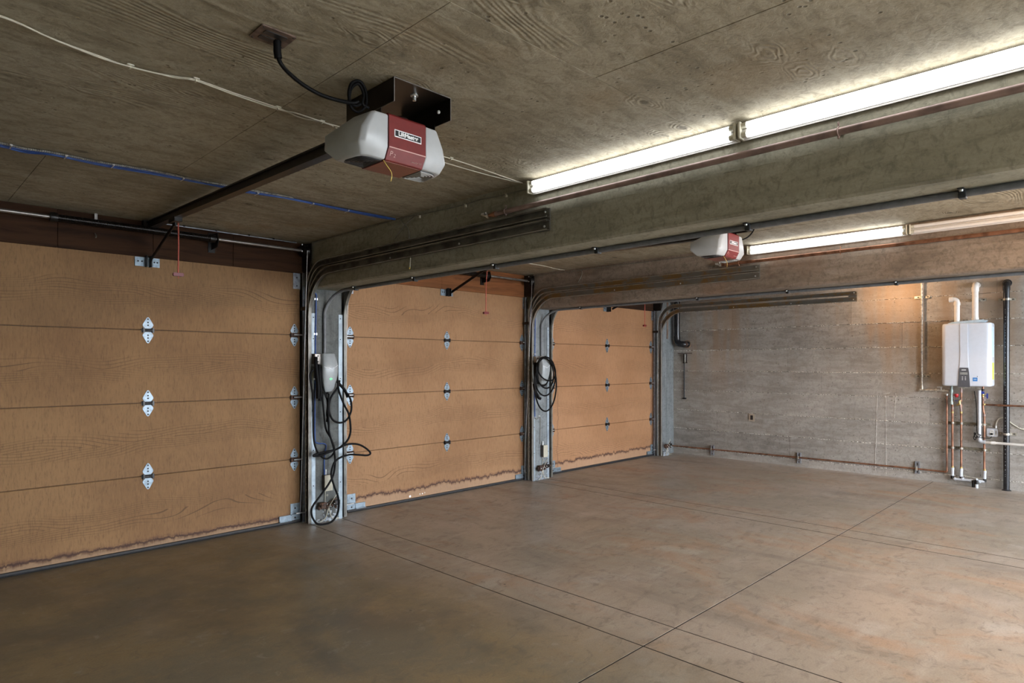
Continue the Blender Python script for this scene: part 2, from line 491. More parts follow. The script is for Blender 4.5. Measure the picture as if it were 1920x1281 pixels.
M['handle_red'] = plain('dark_red_handle_plastic', (0.16, 0.008, 0.010), 0.4, 0, 0.1)
M['wire_yellow'] = plain('yellow_antenna_wire', (0.62, 0.45, 0.10), 0.5, 0, 0.1)
M['ch_grey'] = plain('satin_grey_charger_plastic', (0.31, 0.33, 0.335), 0.3, 0, 0.05)
M['ch_black'] = plain('black_charger_housing', (0.02, 0.02, 0.021), 0.35, 0, 0.1)
M['ch_line'] = plain('bright_seam_trim', (0.85, 0.87, 0.88), 0.25, 0, 0.02)
M['led'] = plain('green_led', (0.1, 0.8, 0.3), 0.4, 0, 0, emit=((0.12, 1.0, 0.30), 1.2))
M['jbox_beige'] = plain('beige_box_cover', (0.46, 0.43, 0.33), 0.5, 0, 0.06)
M['jbox_dark'] = plain('dark_box_side', (0.10, 0.085, 0.07), 0.5, 0.2, 0.2)
M['jbox_steel'] = plain('stamped_steel_box', (0.36, 0.33, 0.30), 0.45, 0.6, 0.3)
M['heater'] = plain('white_heater_enamel', (0.66, 0.69, 0.76), 0.22, 0, 0.02)
M['heater_dark'] = plain('slate_control_panel', (0.095, 0.095, 0.105), 0.4, 0, 0.06)
M['lcd'] = plain('grey_lcd', (0.33, 0.33, 0.31), 0.3, 0, 0.1)
M['sticker_blue'] = plain('blue_sticker', (0.045, 0.23, 0.60), 0.5, 0, 0.05)
M['sticker_yellow'] = plain('yellow_green_sticker', (0.62, 0.66, 0.06), 0.5, 0, 0.1)
M['sticker_pale'] = plain('pale_blue_sticker', (0.55, 0.68, 0.78), 0.5, 0, 0.1)
M['pvc'] = plain('white_pvc', (0.74, 0.70, 0.66), 0.4, 0, 0.05)
M['pvc_grey'] = plain('pale_grey_plastic_pipe', (0.50, 0.52, 0.56), 0.4, 0, 0.08)
M['abs'] = plain('black_abs_pipe', (0.018, 0.019, 0.022), 0.22, 0, 0.15)
M['galv_pipe'] = plain('galvanised_pipe', (0.52, 0.48, 0.42), 0.4, 0.5, 0.35, 40)
M['strut'] = plain('slotted_strut_zinc', (0.50, 0.46, 0.39), 0.42, 0.6, 0.35, 30)
M['strut_dull'] = plain('dull_olive_strut', (0.22, 0.20, 0.15), 0.5, 0.5, 0.35, 30)
M['slot'] = plain('slot_shadow_steel', (0.03, 0.028, 0.025), 0.7)
M['valve_red'] = plain('red_valve_handle', (0.50, 0.015, 0.02), 0.4)
M['valve_blue'] = plain('blue_valve_handle', (0.02, 0.04, 0.25), 0.4)
M['valve_grey'] = plain('grey_valve_body', (0.33, 0.39, 0.37), 0.4, 0.3)
M['rust'] = plain('corroded_black_fitting', (0.035, 0.024, 0.020), 0.7, 0.3, 0.4, 60, c2=(0.12, 0.055, 0.03))
M['crust'] = plain('white_mineral_crust', (0.40, 0.44, 0.48), 0.9, 0, 0.3, 50, bump=0.6)
M['spring'] = plain('black_torsion_spring_steel', (0.022, 0.018, 0.016), 0.35, 0.6, 0.3)
M['shaft'] = plain('zinc_shaft', (0.34, 0.32, 0.30), 0.35, 0.75, 0.2)
M['outlet_plate'] = plain('beige_outlet_plate', (0.36, 0.30, 0.23), 0.5, 0, 0.05)
M['cord_white'] = plain('white_switch_plastic', (0.70, 0.68, 0.64), 0.4)

random.seed(7)
CEIL = 2.372

# ------------------------------------------------------------------ floor, ceiling, walls
fl = thing('floor', (0, 0, 0), 'sealed brown concrete garage floor cut into slabs by dark straight joints', 'floor', kind='structure')
MB().box(-1.4, 8.7, -3.0, 5.3, -0.12, -0.0012).build('joint_bed', M['floor_gap'], fl)
g = 0.0042
xs = [(-1.4, 2.592), (2.592, 2.885), (2.885, 5.342), (5.348, 5.572), (5.578, 8.7)]
ys = [(-3.0, 1.688), (1.688, 5.3)]
for (a, b) in xs:
    for (c, d) in ys:
        MB().box(a+g, b-g, c+g, d-g, -0.03, 0.0).build('floor_slab', M['floor'], fl)
MB().box(-6, 16, -14, -3.02, -0.12, -0.015).build('driveway', M['outside'], None, 'pale concrete driveway outside the open rear', 'driveway', kind='structure')

ce = thing('ceiling', (0, 0, CEIL), 'olive brown cast concrete ceiling with plywood form marks', 'ceiling', kind='structure')
MB().box(-1.5, 8.8, -3.1, 5.3, CEIL+0.03, CEIL+0.2).build('slab_core', M['floor_gap'], ce)
g = 0.0012
rows = []
for (y0, y1, cuts) in ((-3.1, 1.385, (-1.5, -0.62, 0.60, 1.82, 3.04, 4.26, 5.48, 6.7, 7.92, 8.8)), (1.385, 3.82, (-1.5, -0.07, 1.15, 2.37, 3.59, 4.81, 6.03, 7.25, 8.8)), (3.82, 5.3, (-1.5, 0.60, 3.04, 5.48, 7.92, 8.8))):
    for a, b in zip(cuts[:-1], cuts[1:]):
        dz = random.uniform(0, 0.0015)
        MB().box(a+g, b-g, y0+g, y1-g, CEIL+dz, CEIL+0.03).build('form_panel', M['ceiling'], ce)

def beam(name, x0, x1, mat, label):
    b = thing(name, ((x0+x1)/2, 1, 1.98), label, 'beam', kind='structure')
    c = 0.010
    p = [(x0+c, 1.98), (x1-c, 1.98), (x1, 1.98+c), (x1, CEIL+0.01), (x0, CEIL+0.01), (x0, 1.98+c)]
    MB().prism([(q[0], q[1]) for q in p], 'y', -3.1, 4.952).build('beam_body', mat, b)
    # ragged lip left by the form joint, about a third of the way down
    m = MB(); y = 2.25
    random.seed(int(x0*100))
    while y > -1.5:
        L = random.uniform(0.03, 0.16); d = random.uniform(0.001, 0.004); z = 2.172+random.uniform(-0.003, 0.003); h = random.uniform(0.002, 0.005)
        m.add([(x0+0.001, y, z), (x0+0.001, y-L, z), (x0-d, y-L*0.3, z+h/2), (x0+0.001, y, z+h), (x0+0.001, y-L, z+h), (x0-d, y-L*0.7, z+h/2)],
              [(0, 1, 5, 2), (3, 2, 5, 4), (0, 2, 3), (1, 4, 5)])
        y -= L + random.uniform(0, 0.05)
    m.build('form_lip', mat, b)
    return b
beam('beam', 2.60, 2.865, M['beam'], 'near olive grey concrete ceiling beam carrying the long lit fluorescent strip')
beam('beam', 5.34, 5.605, M['beam2'], 'concrete ceiling beam over the second charger post, warm light painted in as brown')

# posts between the doors
def post(x0, x1, y0, mat, label):
    p = thing('pillar', ((x0+x1)/2, (y0+5.2)/2, 0), label, 'pillar', kind='structure')
    MB().box(x0, x1, y0, 5.2, 0, 1.985).build('post_body', mat, p, bevel=0.006)
    return p
post1 = post(2.60, 2.885, 4.953, M['pillar'], 'dark grey concrete post between the first two doors with tangled charging cable')
post2 = post(5.34, 5.62, 4.953, M['pillar_pale'], 'grey concrete post between the second and third doors with coiled charging cable')
post3 = thing('pillar', (8.32, 5.1, 0), 'pale blue grey concrete post in the corner beside the far door', 'pillar', kind='structure')
MB().box(8.09, 8.56, 5.03, 5.2, 0, CEIL).build('post_body', M['pillar_pale'], post3, bevel=0.006)
MB().box(8.35, 8.38, 5.018, 5.032, 1.72, CEIL).build('rust_streak_strip', plain('rust_brown_stain', (0.16, 0.09, 0.055), 0.9, c2=(0.25, 0.2, 0.17), nscale=6), post3)
post(-0.16, 0.13, 4.953, M['pillar'], 'grey concrete post at the left end of the door row')

# wall behind the doors, side walls, rear wall
MB().box(-1.5, 8.8, 5.21, 5.4, -0.1, CEIL+0.2).build('wall_front', M['beam'], None, 'concrete wall the garage doors are set in', 'wall', kind='structure')
MB().box(-1.5, -0.16, 5.0, 5.2, 0, CEIL).build('wall_front_return', M['beam'], None, 'short concrete wall left of the near door', 'wall', kind='structure')
MB().box(-1.5, -1.3, -3.1, 5.3, -0.1, CEIL+0.2).build('wall_left', M['beam'], None, 'plain concrete wall on the left of the garage', 'wall', kind='structure')
MB().box(-1.5, 1.3, -3.2, -3.0, -0.1, CEIL+0.2).build('wall_back', M['beam'], None, 'concrete wall behind the near bay', 'wall', kind='structure')

wr = thing('wall_right', (8.55, 1, 0), 'board formed grey concrete wall with pale crusty joints and brown stains', 'wall', kind='structure')
MB().box(8.562, 8.8, -3.1, 5.3, -0.1, CEIL+0.2).build('wall_core', M['floor_gap'], wr)
joints = [-0.02, 0.095, 0.384, 0.664, 0.955, 1.240, 1.544, 1.836, 2.118, CEIL+0.02]
cuts = {0: [1.2], 1: [3.3], 2: [4.33, 0.2], 3: [1.72, -1.1], 4: [2.9, -0.4], 5: [3.33, 0.1], 6: [2.0, -1.5], 7: [4.1, 2.55, 0.4], 8: [1.1]}
random.seed(11)
for i, (z0, z1) in enumerate(zip(joints[:-1], joints[1:])):
    ends = [5.21] + cuts[i] + [-3.1]
    for a, b in zip(ends[:-1], ends[1:]):
        off = random.uniform(-0.003, 0.004)
        MB().box(8.55+off, 8.565, b+0.0008, a-0.0008, z0+0.0015, z1-0.0015).build('board_impression', M['wall'], wr, bevel=0.0012)
for z in joints[1:-1]:
    m = MB(); y = 5.02
    while y > -0.6:
        L = random.uniform(0.008, 0.035)
        if random.random() < 0.85:
            d = random.uniform(0.004, 0.012); h = random.uniform(0.006, 0.013); zz = z + random.uniform(-0.003, 0.003)
            m.add([(8.553, y, zz-h/2), (8.553, y-L, zz-h/2), (8.553, y-L, zz+h/2), (8.553, y, zz+h/2), (8.546-d, y-L*0.35, zz-h*0.25), (8.546-d*0.7, y-L*0.7, zz)],
                  [(0, 1, 5, 4), (2, 3, 4, 5), (0, 4, 3), (1, 2, 5)])
        y -= L + random.uniform(0, 0.014)
    m.build('joint_crust', M['ridge'], wr, kind='stuff')
# pale mineral drips low on the middle of the wall
random.seed(21)
for (ya, yb, za, zb_) in ((2.262, 2.285, 0.97, 0.05), (2.17, 2.165, 0.97, 0.03), (2.06, 2.08, 1.0, 0.70), (2.20, 2.13, 0.985, 1.0)):
    pts = []
    for i in range(26):
        f = i/25
        pts.append((8.5475, ya+(yb-ya)*f+random.uniform(-0.004, 0.004), za+(zb_-za)*f))
    MB().tube(pts, 0.0016, 5).build('mineral_drip', M['ridge'], wr)

# ------------------------------------------------------------------ headers over the doors
def header(x0, x1, mat, label, splits):
    h = thing('header_beam', ((x0+x1)/2, 5.12, 2.12), label, 'header', 'timber headers over the garage doors', kind='structure')
    e = [x0] + splits + [x1]
    for a, b in zip(e[:-1], e[1:]):
        MB().box(a+0.001, b-0.001, 5.075+random.uniform(0, 0.003), 5.205, 2.118, CEIL).build('plank', mat, h, bevel=0.002)
header(0.13, 2.60, M['header1'], 'dark brown timber header above the near garage door', [0.86, 1.43, 2.0])
header(2.885, 5.34, M['header2'], 'brown timber header above the middle garage door', [4.1])
header(5.62, 8.09, M['header1'], 'timber header above the far garage door, mostly behind the second beam', [6.9])

# ------------------------------------------------------------------ garage doors
def make_hinge(x, z, d, side=0):
    """centre or end hinge: two pointed leaves, a barrel, screws; side=+1/-1 adds a roller stem toward the track"""
    yf = 5.098
    m = MB()
    for s in (1, -1):
        p = [(x-0.019, z+s*0.009), (x+0.019, z+s*0.009), (x+0.035, z+s*0.034), (x+0.034, z+s*0.043), (x+0.008, z+s*0.090), (x, z+s*0.095), (x-0.008, z+s*0.090), (x-0.034, z+s*0.043), (x-0.035, z+s*0.034)]
        m.prism(p, 'y', yf-0.004, yf-0.001)
    h = m.build('hinge', M['hinge'], d)
    m = MB()
    for s in (1, -1):
        for (ax, az) in ((0, 0.080), (0.0, 0.036), (0.0, 0.056)):
            m.lathe((x+ax, yf-0.0045, z+s*az), [(0, -0.004), (0.0055, -0.003), (0.006, 0)], 'y', 8)
    m.build('screw', M['black'], h)
    b = MB()
    b.rod((x-0.030, yf-0.012, z), (x+0.030, yf-0.012, z), 0.009, 10).box(x-0.041, x+0.041, yf-0.006, yf-0.001, z-0.013, z+0.013)  # wide dark box paints the shade around the hinge barrel
    b.cbox((x-0.030, yf-0.010, z), (0.010, 0.022, 0.036)).cbox((x+0.030, yf-0.010, z), (0.010, 0.022, 0.036))
    b.cbox((x, yf-0.006, z), (0.05, 0.008, 0.020))
    if side:
        b.add([(x-0.03, yf-0.002, z-0.02), (x+0.03, yf-0.002, z-0.02), (x+side*0.045, yf-0.03, z-0.004), (x-0.03, yf-0.002, z+0.02), (x+0.03, yf-0.002, z+0.02), (x+side*0.045, yf-0.03, z+0.012)],
              [(0, 1, 2), (3, 5, 4), (0, 3, 4, 1), (1, 4, 5, 2), (0, 2, 5, 3)])
    b.build('knuckle_and_shade', M['rust'] if side else M['black'], h)
    if side:
        r = MB().rod((x-side*0.015, 5.066, z+0.003), (x+side*0.075, 5.066, z+0.003), 0.0055, 8)
        rr = r.build('roller_stem', M['bolt'], h)
    return h

def garage_door(n, x0, x1, mat, label, hinge_x):
    d = thing('door_%d' % n, ((x0+x1)/2, 5.12, 0), label, 'garage door', kind='structure')
    seams = [0.012, 0.539, 1.066, 1.594, 2.125]
    for z0, z1 in zip(seams[:-1], seams[1:]):
        c = 0.004
        p = [(5.104, z0+0.0012), (5.099, z0+0.0012+c), (5.099, z1-0.0012-c), (5.104, z1-0.0012), (5.145, z1-0.0012), (5.145, z0+0.0012)]
        MB().prism(p, 'x', x0, x1).build('door_panel', mat, d)
    MB().box(x0, x1, 5.112, 5.140, 0.0, 2.12).build('door_core', M['seal'], d)
    MB().prism([(5.083, 0.001), (5.078, 0.012), (5.083, 0.024), (5.100, 0.026), (5.115, 0.001)], 'x', x0, x1).build('bottom_seal', M['seal'], d)
    for z in seams[1:-1]:
        make_hinge(hinge_x, z-0.003, d)
        make_hinge(x1-{1: 0.050, 2: 0.072, 3: 0.072}[n], z-0.003, d, 1)
        if x0 > 1: make_hinge(x0+0.030, z-0.003, d, -1)
    # bottom corner brackets
    for cx, s in ((x1, -1), (x0, 1)):
        if cx < 1: continue
        a, b = sorted((cx, cx+s*0.085)); a2, b2 = sorted((cx+s*0.083, cx+s*0.185))
        m = MB().box(a, b, 5.092, 5.096, 0.020, 0.165).box(a, b, 5.070, 5.096, 0.072, 0.077)
        k = m.build('corner_bracket', M['hinge'], d)
        MB().box(a2, b2, 5.086, 5.096, 0.030, 0.074).box(a2, b2, 5.072, 5.096, 0.026, 0.031).build('bracket_foot', M['hinge'], k)
        m = MB()
        for zz in (0.045, 0.125): m.lathe((cx+s*0.045, 5.0915, zz), [(0, -0.005), (0.007, -0.004), (0.008, 0)], 'y', 8)
        m.build('screw', M['black'], k)
        MB().rod((cx+s*0.05, 5.06, 0.085), (cx-s*0.07, 5.05, 0.085), 0.006, 8).build('roller_stem', M['bolt'], k)
        # top corner plate
        a, b = sorted((cx, cx+s*0.062))
        MB().box(a, b, 5.090, 5.096, 1.985, 2.145).build('top_plate', M['galv'], d)
        m = MB()
        for zz in (2.01, 2.08): m.lathe((cx+s*0.03, 5.0895, zz), [(0, -0.004), (0.005, -0.003), (0.006, 0)], 'y', 8)
        m.build('screw', M['black'], d)
    # bracket where the opener arm takes hold
    m = MB().box(hinge_x-0.085, hinge_x+0.075, 5.090, 5.096, 2.050, 2.115)
    ob = m.build('operator_bracket', M['hinge'], d)
    MB().box(hinge_x-0.020, hinge_x-0.014, 5.040, 5.092, 2.045, 2.125).box(hinge_x+0.008, hinge_x+0.014, 5.040, 5.092, 2.045, 2.125).build('clevis', M['black'], ob)
    m = MB()
    for xx in (-0.065, -0.04, 0.04, 0.06): m.lathe((hinge_x+xx, 5.0895, 2.085), [(0, -0.004), (0.005, -0.003), (0.006, 0)], 'y', 8)
    m.build('screw', M['black'], ob)
    return d
door1 = garage_door(1, 0.24, 2.568, M['door1'], 'near garage door of four tan rough sawn plywood sections', 1.402)
door2 = garage_door(2, 3.02, 5.375, M['door2'], 'middle garage door of orange tan plywood sections with brown water line', 4.183)
door3 = garage_door(3, 5.80, 8.10, M['door3'], 'far garage door of orange plywood with dark water stains up its edges', 6.955)
# small white scars low on the middle door
m = MB()
for (x, z, r) in ((3.72, 0.045, 0.012), (3.84, 0.05, 0.006), (3.87, 0.05, 0.007), (3.90, 0.055, 0.005)):
    m.lathe((x, 5.099, z), [(0, -0.002), (r*0.8, -0.0018), (r, 0)], 'y', 9)
m.build('paint_chip', M['print_white'], door2, kind='stuff')

# ------------------------------------------------------------------ door tracks
def c_profile(h, d, t, lip=0.010):
    """C seen along the track: first axis across the channel, second axis depth; opens toward +second"""
    return [(-h, 0), (h, 0), (h, d), (h-lip, d), (h-lip, d-t), (h-t, d-t), (h-t, t), (-h+t, t), (-h+t, d-t), (-h+lip, d-t), (-h+lip, d), (-h, d)]

def track_set(xw, s, mat, label, yend, grp, low=True):
    """xw = x of the channel web, s = direction the channel opens in (-1 or +1)"""
    t = thing('door_track', (xw, 4.95, 0), label, 'door track', grp)
    def path(zh, r, zj):
        pts = [(xw, 4.962, 0.01 if zj is None else zj)]
        pts.append((xw, 4.962, zh-r))
        for i in range(1, 15):
            a = math.pi/2*i/14
            pts.append((xw, 4.962-r+r*math.cos(a), zh-r+r*math.sin(a)))
        pts.append((xw, yend, zh))
        return pts
    for nm, zh, r, zj, h in (('lower_rail', 2.103, 0.36, None, 0.027), ('upper_rail', 2.170, 0.25, 1.80, 0.024)):
        pts = path(zh, r, zj)
        prof = c_profile(h, 0.026, 0.0025)
        # profile plane: first axis = in-plane normal, second = +/-x
        m = MB(); vs = []; n = len(prof)
        P = [Vector(p) for p in pts]
        for i, p in enumerate(P):
            a = P[max(i-1, 0)]; b = P[min(i+1, len(P)-1)]
            T = (b-a).normalized(); N = Vector((0, -T.z, T.y))
            vs += [p + N*q[0] + Vector((s*q[1], 0, 0)) for q in prof]
        fs = [(i*n+j, i*n+(j+1) % n, (i+1)*n+(j+1) % n, (i+1)*n+j) for i in range(len(P)-1) for j in range(n)]
        fs += [tuple(range(n)), tuple(range((len(P)-1)*n, len(P)*n))]
        m.add(vs, fs, False)
        rl = m.build(nm, mat, t)
        for q0, q1 in ((-h-0.0005, 0.0255), (h-0.0010, 0.0255)):
            lp = []
            for i, p in enumerate(P):
                a = P[max(i-1, 0)]; b = P[min(i+1, len(P)-1)]
                T = (b-a).normalized(); N = Vector((0, -T.z, T.y))
                lp.append(p + N*q0 + Vector((s*q1, 0, 0)))
            MB().tube(lp, 0.0022, 6).build('lip_highlight', M['lip'], rl)  # thin pale bead draws the edge highlight
    # upright jamb angle beside the door and end plate with bolts
    a, b = sorted((xw-s*0.008, xw+s*0.016))
    MB().box(a, b, 5.060, 5.063, 0.0, 2.13).box(a if s > 0 else b-0.003, a+0.003 if s > 0 else b, 5.060, 5.095, 0.0, 2.13).build('jamb_angle', M['galv'], t)
    MB().box(min(xw, xw-s*0.004), max(xw, xw-s*0.004), yend-0.003, yend+0.09, 2.074, 2.196).build('end_plate', M['track'], t)
    m = MB()
    for (yy, zz) in ((yend+0.03, 2.178), (yend+0.035, 2.100), (yend+0.75, 2.10), (yend+1.5, 2.10)):
        m.lathe((xw+s*0.003, yy, zz), [(0, 0.006*s), (0.006, 0.005*s), (0.007, 0)], 'x', 8)
    m.build('bolt', M['bolt'], t)
    m = MB()
    for k in range(30):
        z = 0.12+k*0.055
        m.cbox((xw+s*0.0275, 4.975, z), (0.002, 0.006, 0.010 if k % 3 else 0.02))
    m.build('punched_slot', M['strut'], t, kind='stuff')
    # lip brackets tying the track to the wall at the curve
    MB().box(min(xw, xw+s*0.03), max(xw, xw+s*0.03), 4.985, 5.075, 1.80, 1.83).build('wall_clip', M['black'], t)
    return t
G = 'overhead door tracks'
track_set(2.590, -1, M['track'], 'curved steel door track on the left face of the near beam', 2.28, G)
track_set(2.896, 1, M['track'], 'steel door track on the right side of the first charger post', 2.30, G)
track_set(5.330, -1, M['track_rust'], 'rust blotched door track along the left face of the brown beam', 2.31, G)
track_set(5.632, 1, M['track'], 'steel door track on the right side of the second charger post', 2.33, G)
track_set(8.075, -1, M['track_rust'], 'rusty double door track in front of the far wall', 2.35, G)
track_set(0.142, 1, M['track'], 'steel door track at the left end of the near door, outside the frame', 2.28, G)
# galvanised angle strips on the post faces
def strip(x0, x1, y, label):
    t = thing('angle_strip', (x0, y, 0), label, 'metal strip', 'zinc angle strips on the charger posts')
    MB().box(x0, x1, y-0.004, y, 0.0, 1.775).build('face_leg', M['galv_strip'], t)
    MB().box(x0-0.002 if x0 < 2.7 or 5 < x0 < 5.4 else x1-0.002, x0+0.002 if x0 < 2.7 or 5 < x0 < 5.4 else x1+0.002, y-0.004, y+0.05, 0.0, 1.775).build('side_leg', M['galv_strip'], t)
    m = MB()
    for z in (1.74, 1.56, 1.22, 0.93, 0.62, 0.32): m.lathe(((x0+x1)/2, y-0.004, z), [(0, -0.003), (0.004, -0.0025), (0.005, 0)], 'y', 8)
    m.build('screw', M['black'], t)
strip(2.598, 2.632, 4.951, 'pale zinc angle strip on the left edge of the first charger post')
strip(2.850, 2.886, 4.951, 'pale zinc angle strip on the right edge of the first charger post')
strip(5.336, 5.366, 4.951, 'pale zinc angle strip on the left edge of the second charger post')
strip(5.575, 5.610, 4.951, 'pale zinc angle strip on the right edge of the second charger post')

# ------------------------------------------------------------------ torsion shafts with springs
def shaft(x0, x1, a, b, label):
    t = thing('torsion_shaft', ((x0+x1)/2, 4.95, 2.29), label, 'torsion shaft', 'spring shafts above the garage doors')
    z = 2.292; y = 4.965
    MB().rod((x0, y, z), (x1, y, z), 0.012, 12).build('shaft', M['shaft'], t)
    m = MB(); n = int((b-a)/0.0085); pts = []
    for i in range(n*10+1):
        u = i/10; ang = 2*math.pi*u
        pts.append((a+(b-a)*u/n, y+0.024*math.cos(ang), z+0.024*math.sin(ang)))
    m.rod((a, y, z), (b, y, z), 0.022, 14)
    prof = [(0.0038*math.cos(k*math.pi/2), 0.0038*math.sin(k*math.pi/2)) for k in range(4)]
    m.sweep(pts[::2], prof, True, True)
    m.build('torsion_spring', M['spring'], t)
    for xx in (a, b):
        MB().lathe((xx, y, z), [(0, -0.02), (0.030, -0.02), (0.033, 0.0), (0.030, 0.02), (0, 0.02)], 'x', 16).build('winding_cone', M['black'], t)
    for xx in (b+0.035,):
        p = [(y-0.035, z-0.02), (y-0.02, z+0.045), (5.075, z+0.055), (5.075, z-0.07), (y-0.01, z-0.06)]
        MB().prism(p, 'x', xx-0.003, xx+0.003).box(xx-0.025, xx+0.025, 5.068, 5.076, z-0.09, z+0.06).build('bearing_plate', M['black'], t)
    for xx, s in ((x1-0.04, 1), (x0+0.04, -1)):
        MB().lathe((xx, y, z), [(0.012, -0.03), (0.052, -0.028), (0.046, -0.02), (0.046, 0.018), (0.052, 0.026), (0.012, 0.03)], 'x', 20).build('cable_drum', M['black'], t)
        p = [(y-0.05, z-0.05), (y-0.05, z+0.06), (5.08, z+0.075), (5.08, 2.12), (y-0.02, 2.12)]
        MB().prism(p, 'x', xx+s*0.034-0.002, xx+s*0.034+0.002).build('end_bearing_plate', M['black'], t)
        MB().rod((xx, y-0.046, z), (xx, 5.04, 0.1), 0.0016, 5).build('lift_cable', M['shaft'], t)
        m = MB()
        for q in ((y-0.03, z+0.045), (y-0.03, z-0.01)): m.lathe((xx-s*0.002, q[0], q[1]), [(0, -s*0.040), (0.006, -s*0.039), (0.007, -s*0.034)], 'x', 8)
        m.build('bolt', M['bolt'], t)
    return t
shaft(0.16, 2.585, 0.82, 1.80, 'zinc shaft with long black spring above the near garage door')
shaft(2.90, 5.325, 3.35, 4.62, 'zinc spring shaft above the middle garage door')
shaft(5.64, 8.07, 6.1, 7.2, 'spring shaft above the far door, behind the second beam')
t = thing('ceiling_rod', (1.93, 5.0, 2.36), 'thin pale rod along the ceiling over the spring shaft', 'rod')
MB().rod((1.46, 5.02, 2.362), (2.50, 5.02, 2.362), 0.005, 8).build('rod', M['galv'], t)
m = MB()
for x in (1.62, 1.85, 2.1, 2.3): m.cbox((x, 5.02, 2.366), (0.012, 0.022, 0.010))
m.build('staple', M['black'], t)
t = thing('hanger_strap', (1.07, 5.03, 2.2), 'short steel strap hanging over the near spring shaft', 'strap')
MB().box(1.061, 1.078, 5.040, 5.046, 2.30, 2.371).build('strap', M['shaft'], t)
MB().tube([(1.07, 5.07, 2.24), (1.068, 5.03, 2.215), (1.06, 5.00, 2.20)], 0.004, 6).build('strap_tail', M['cable_grey'], t)

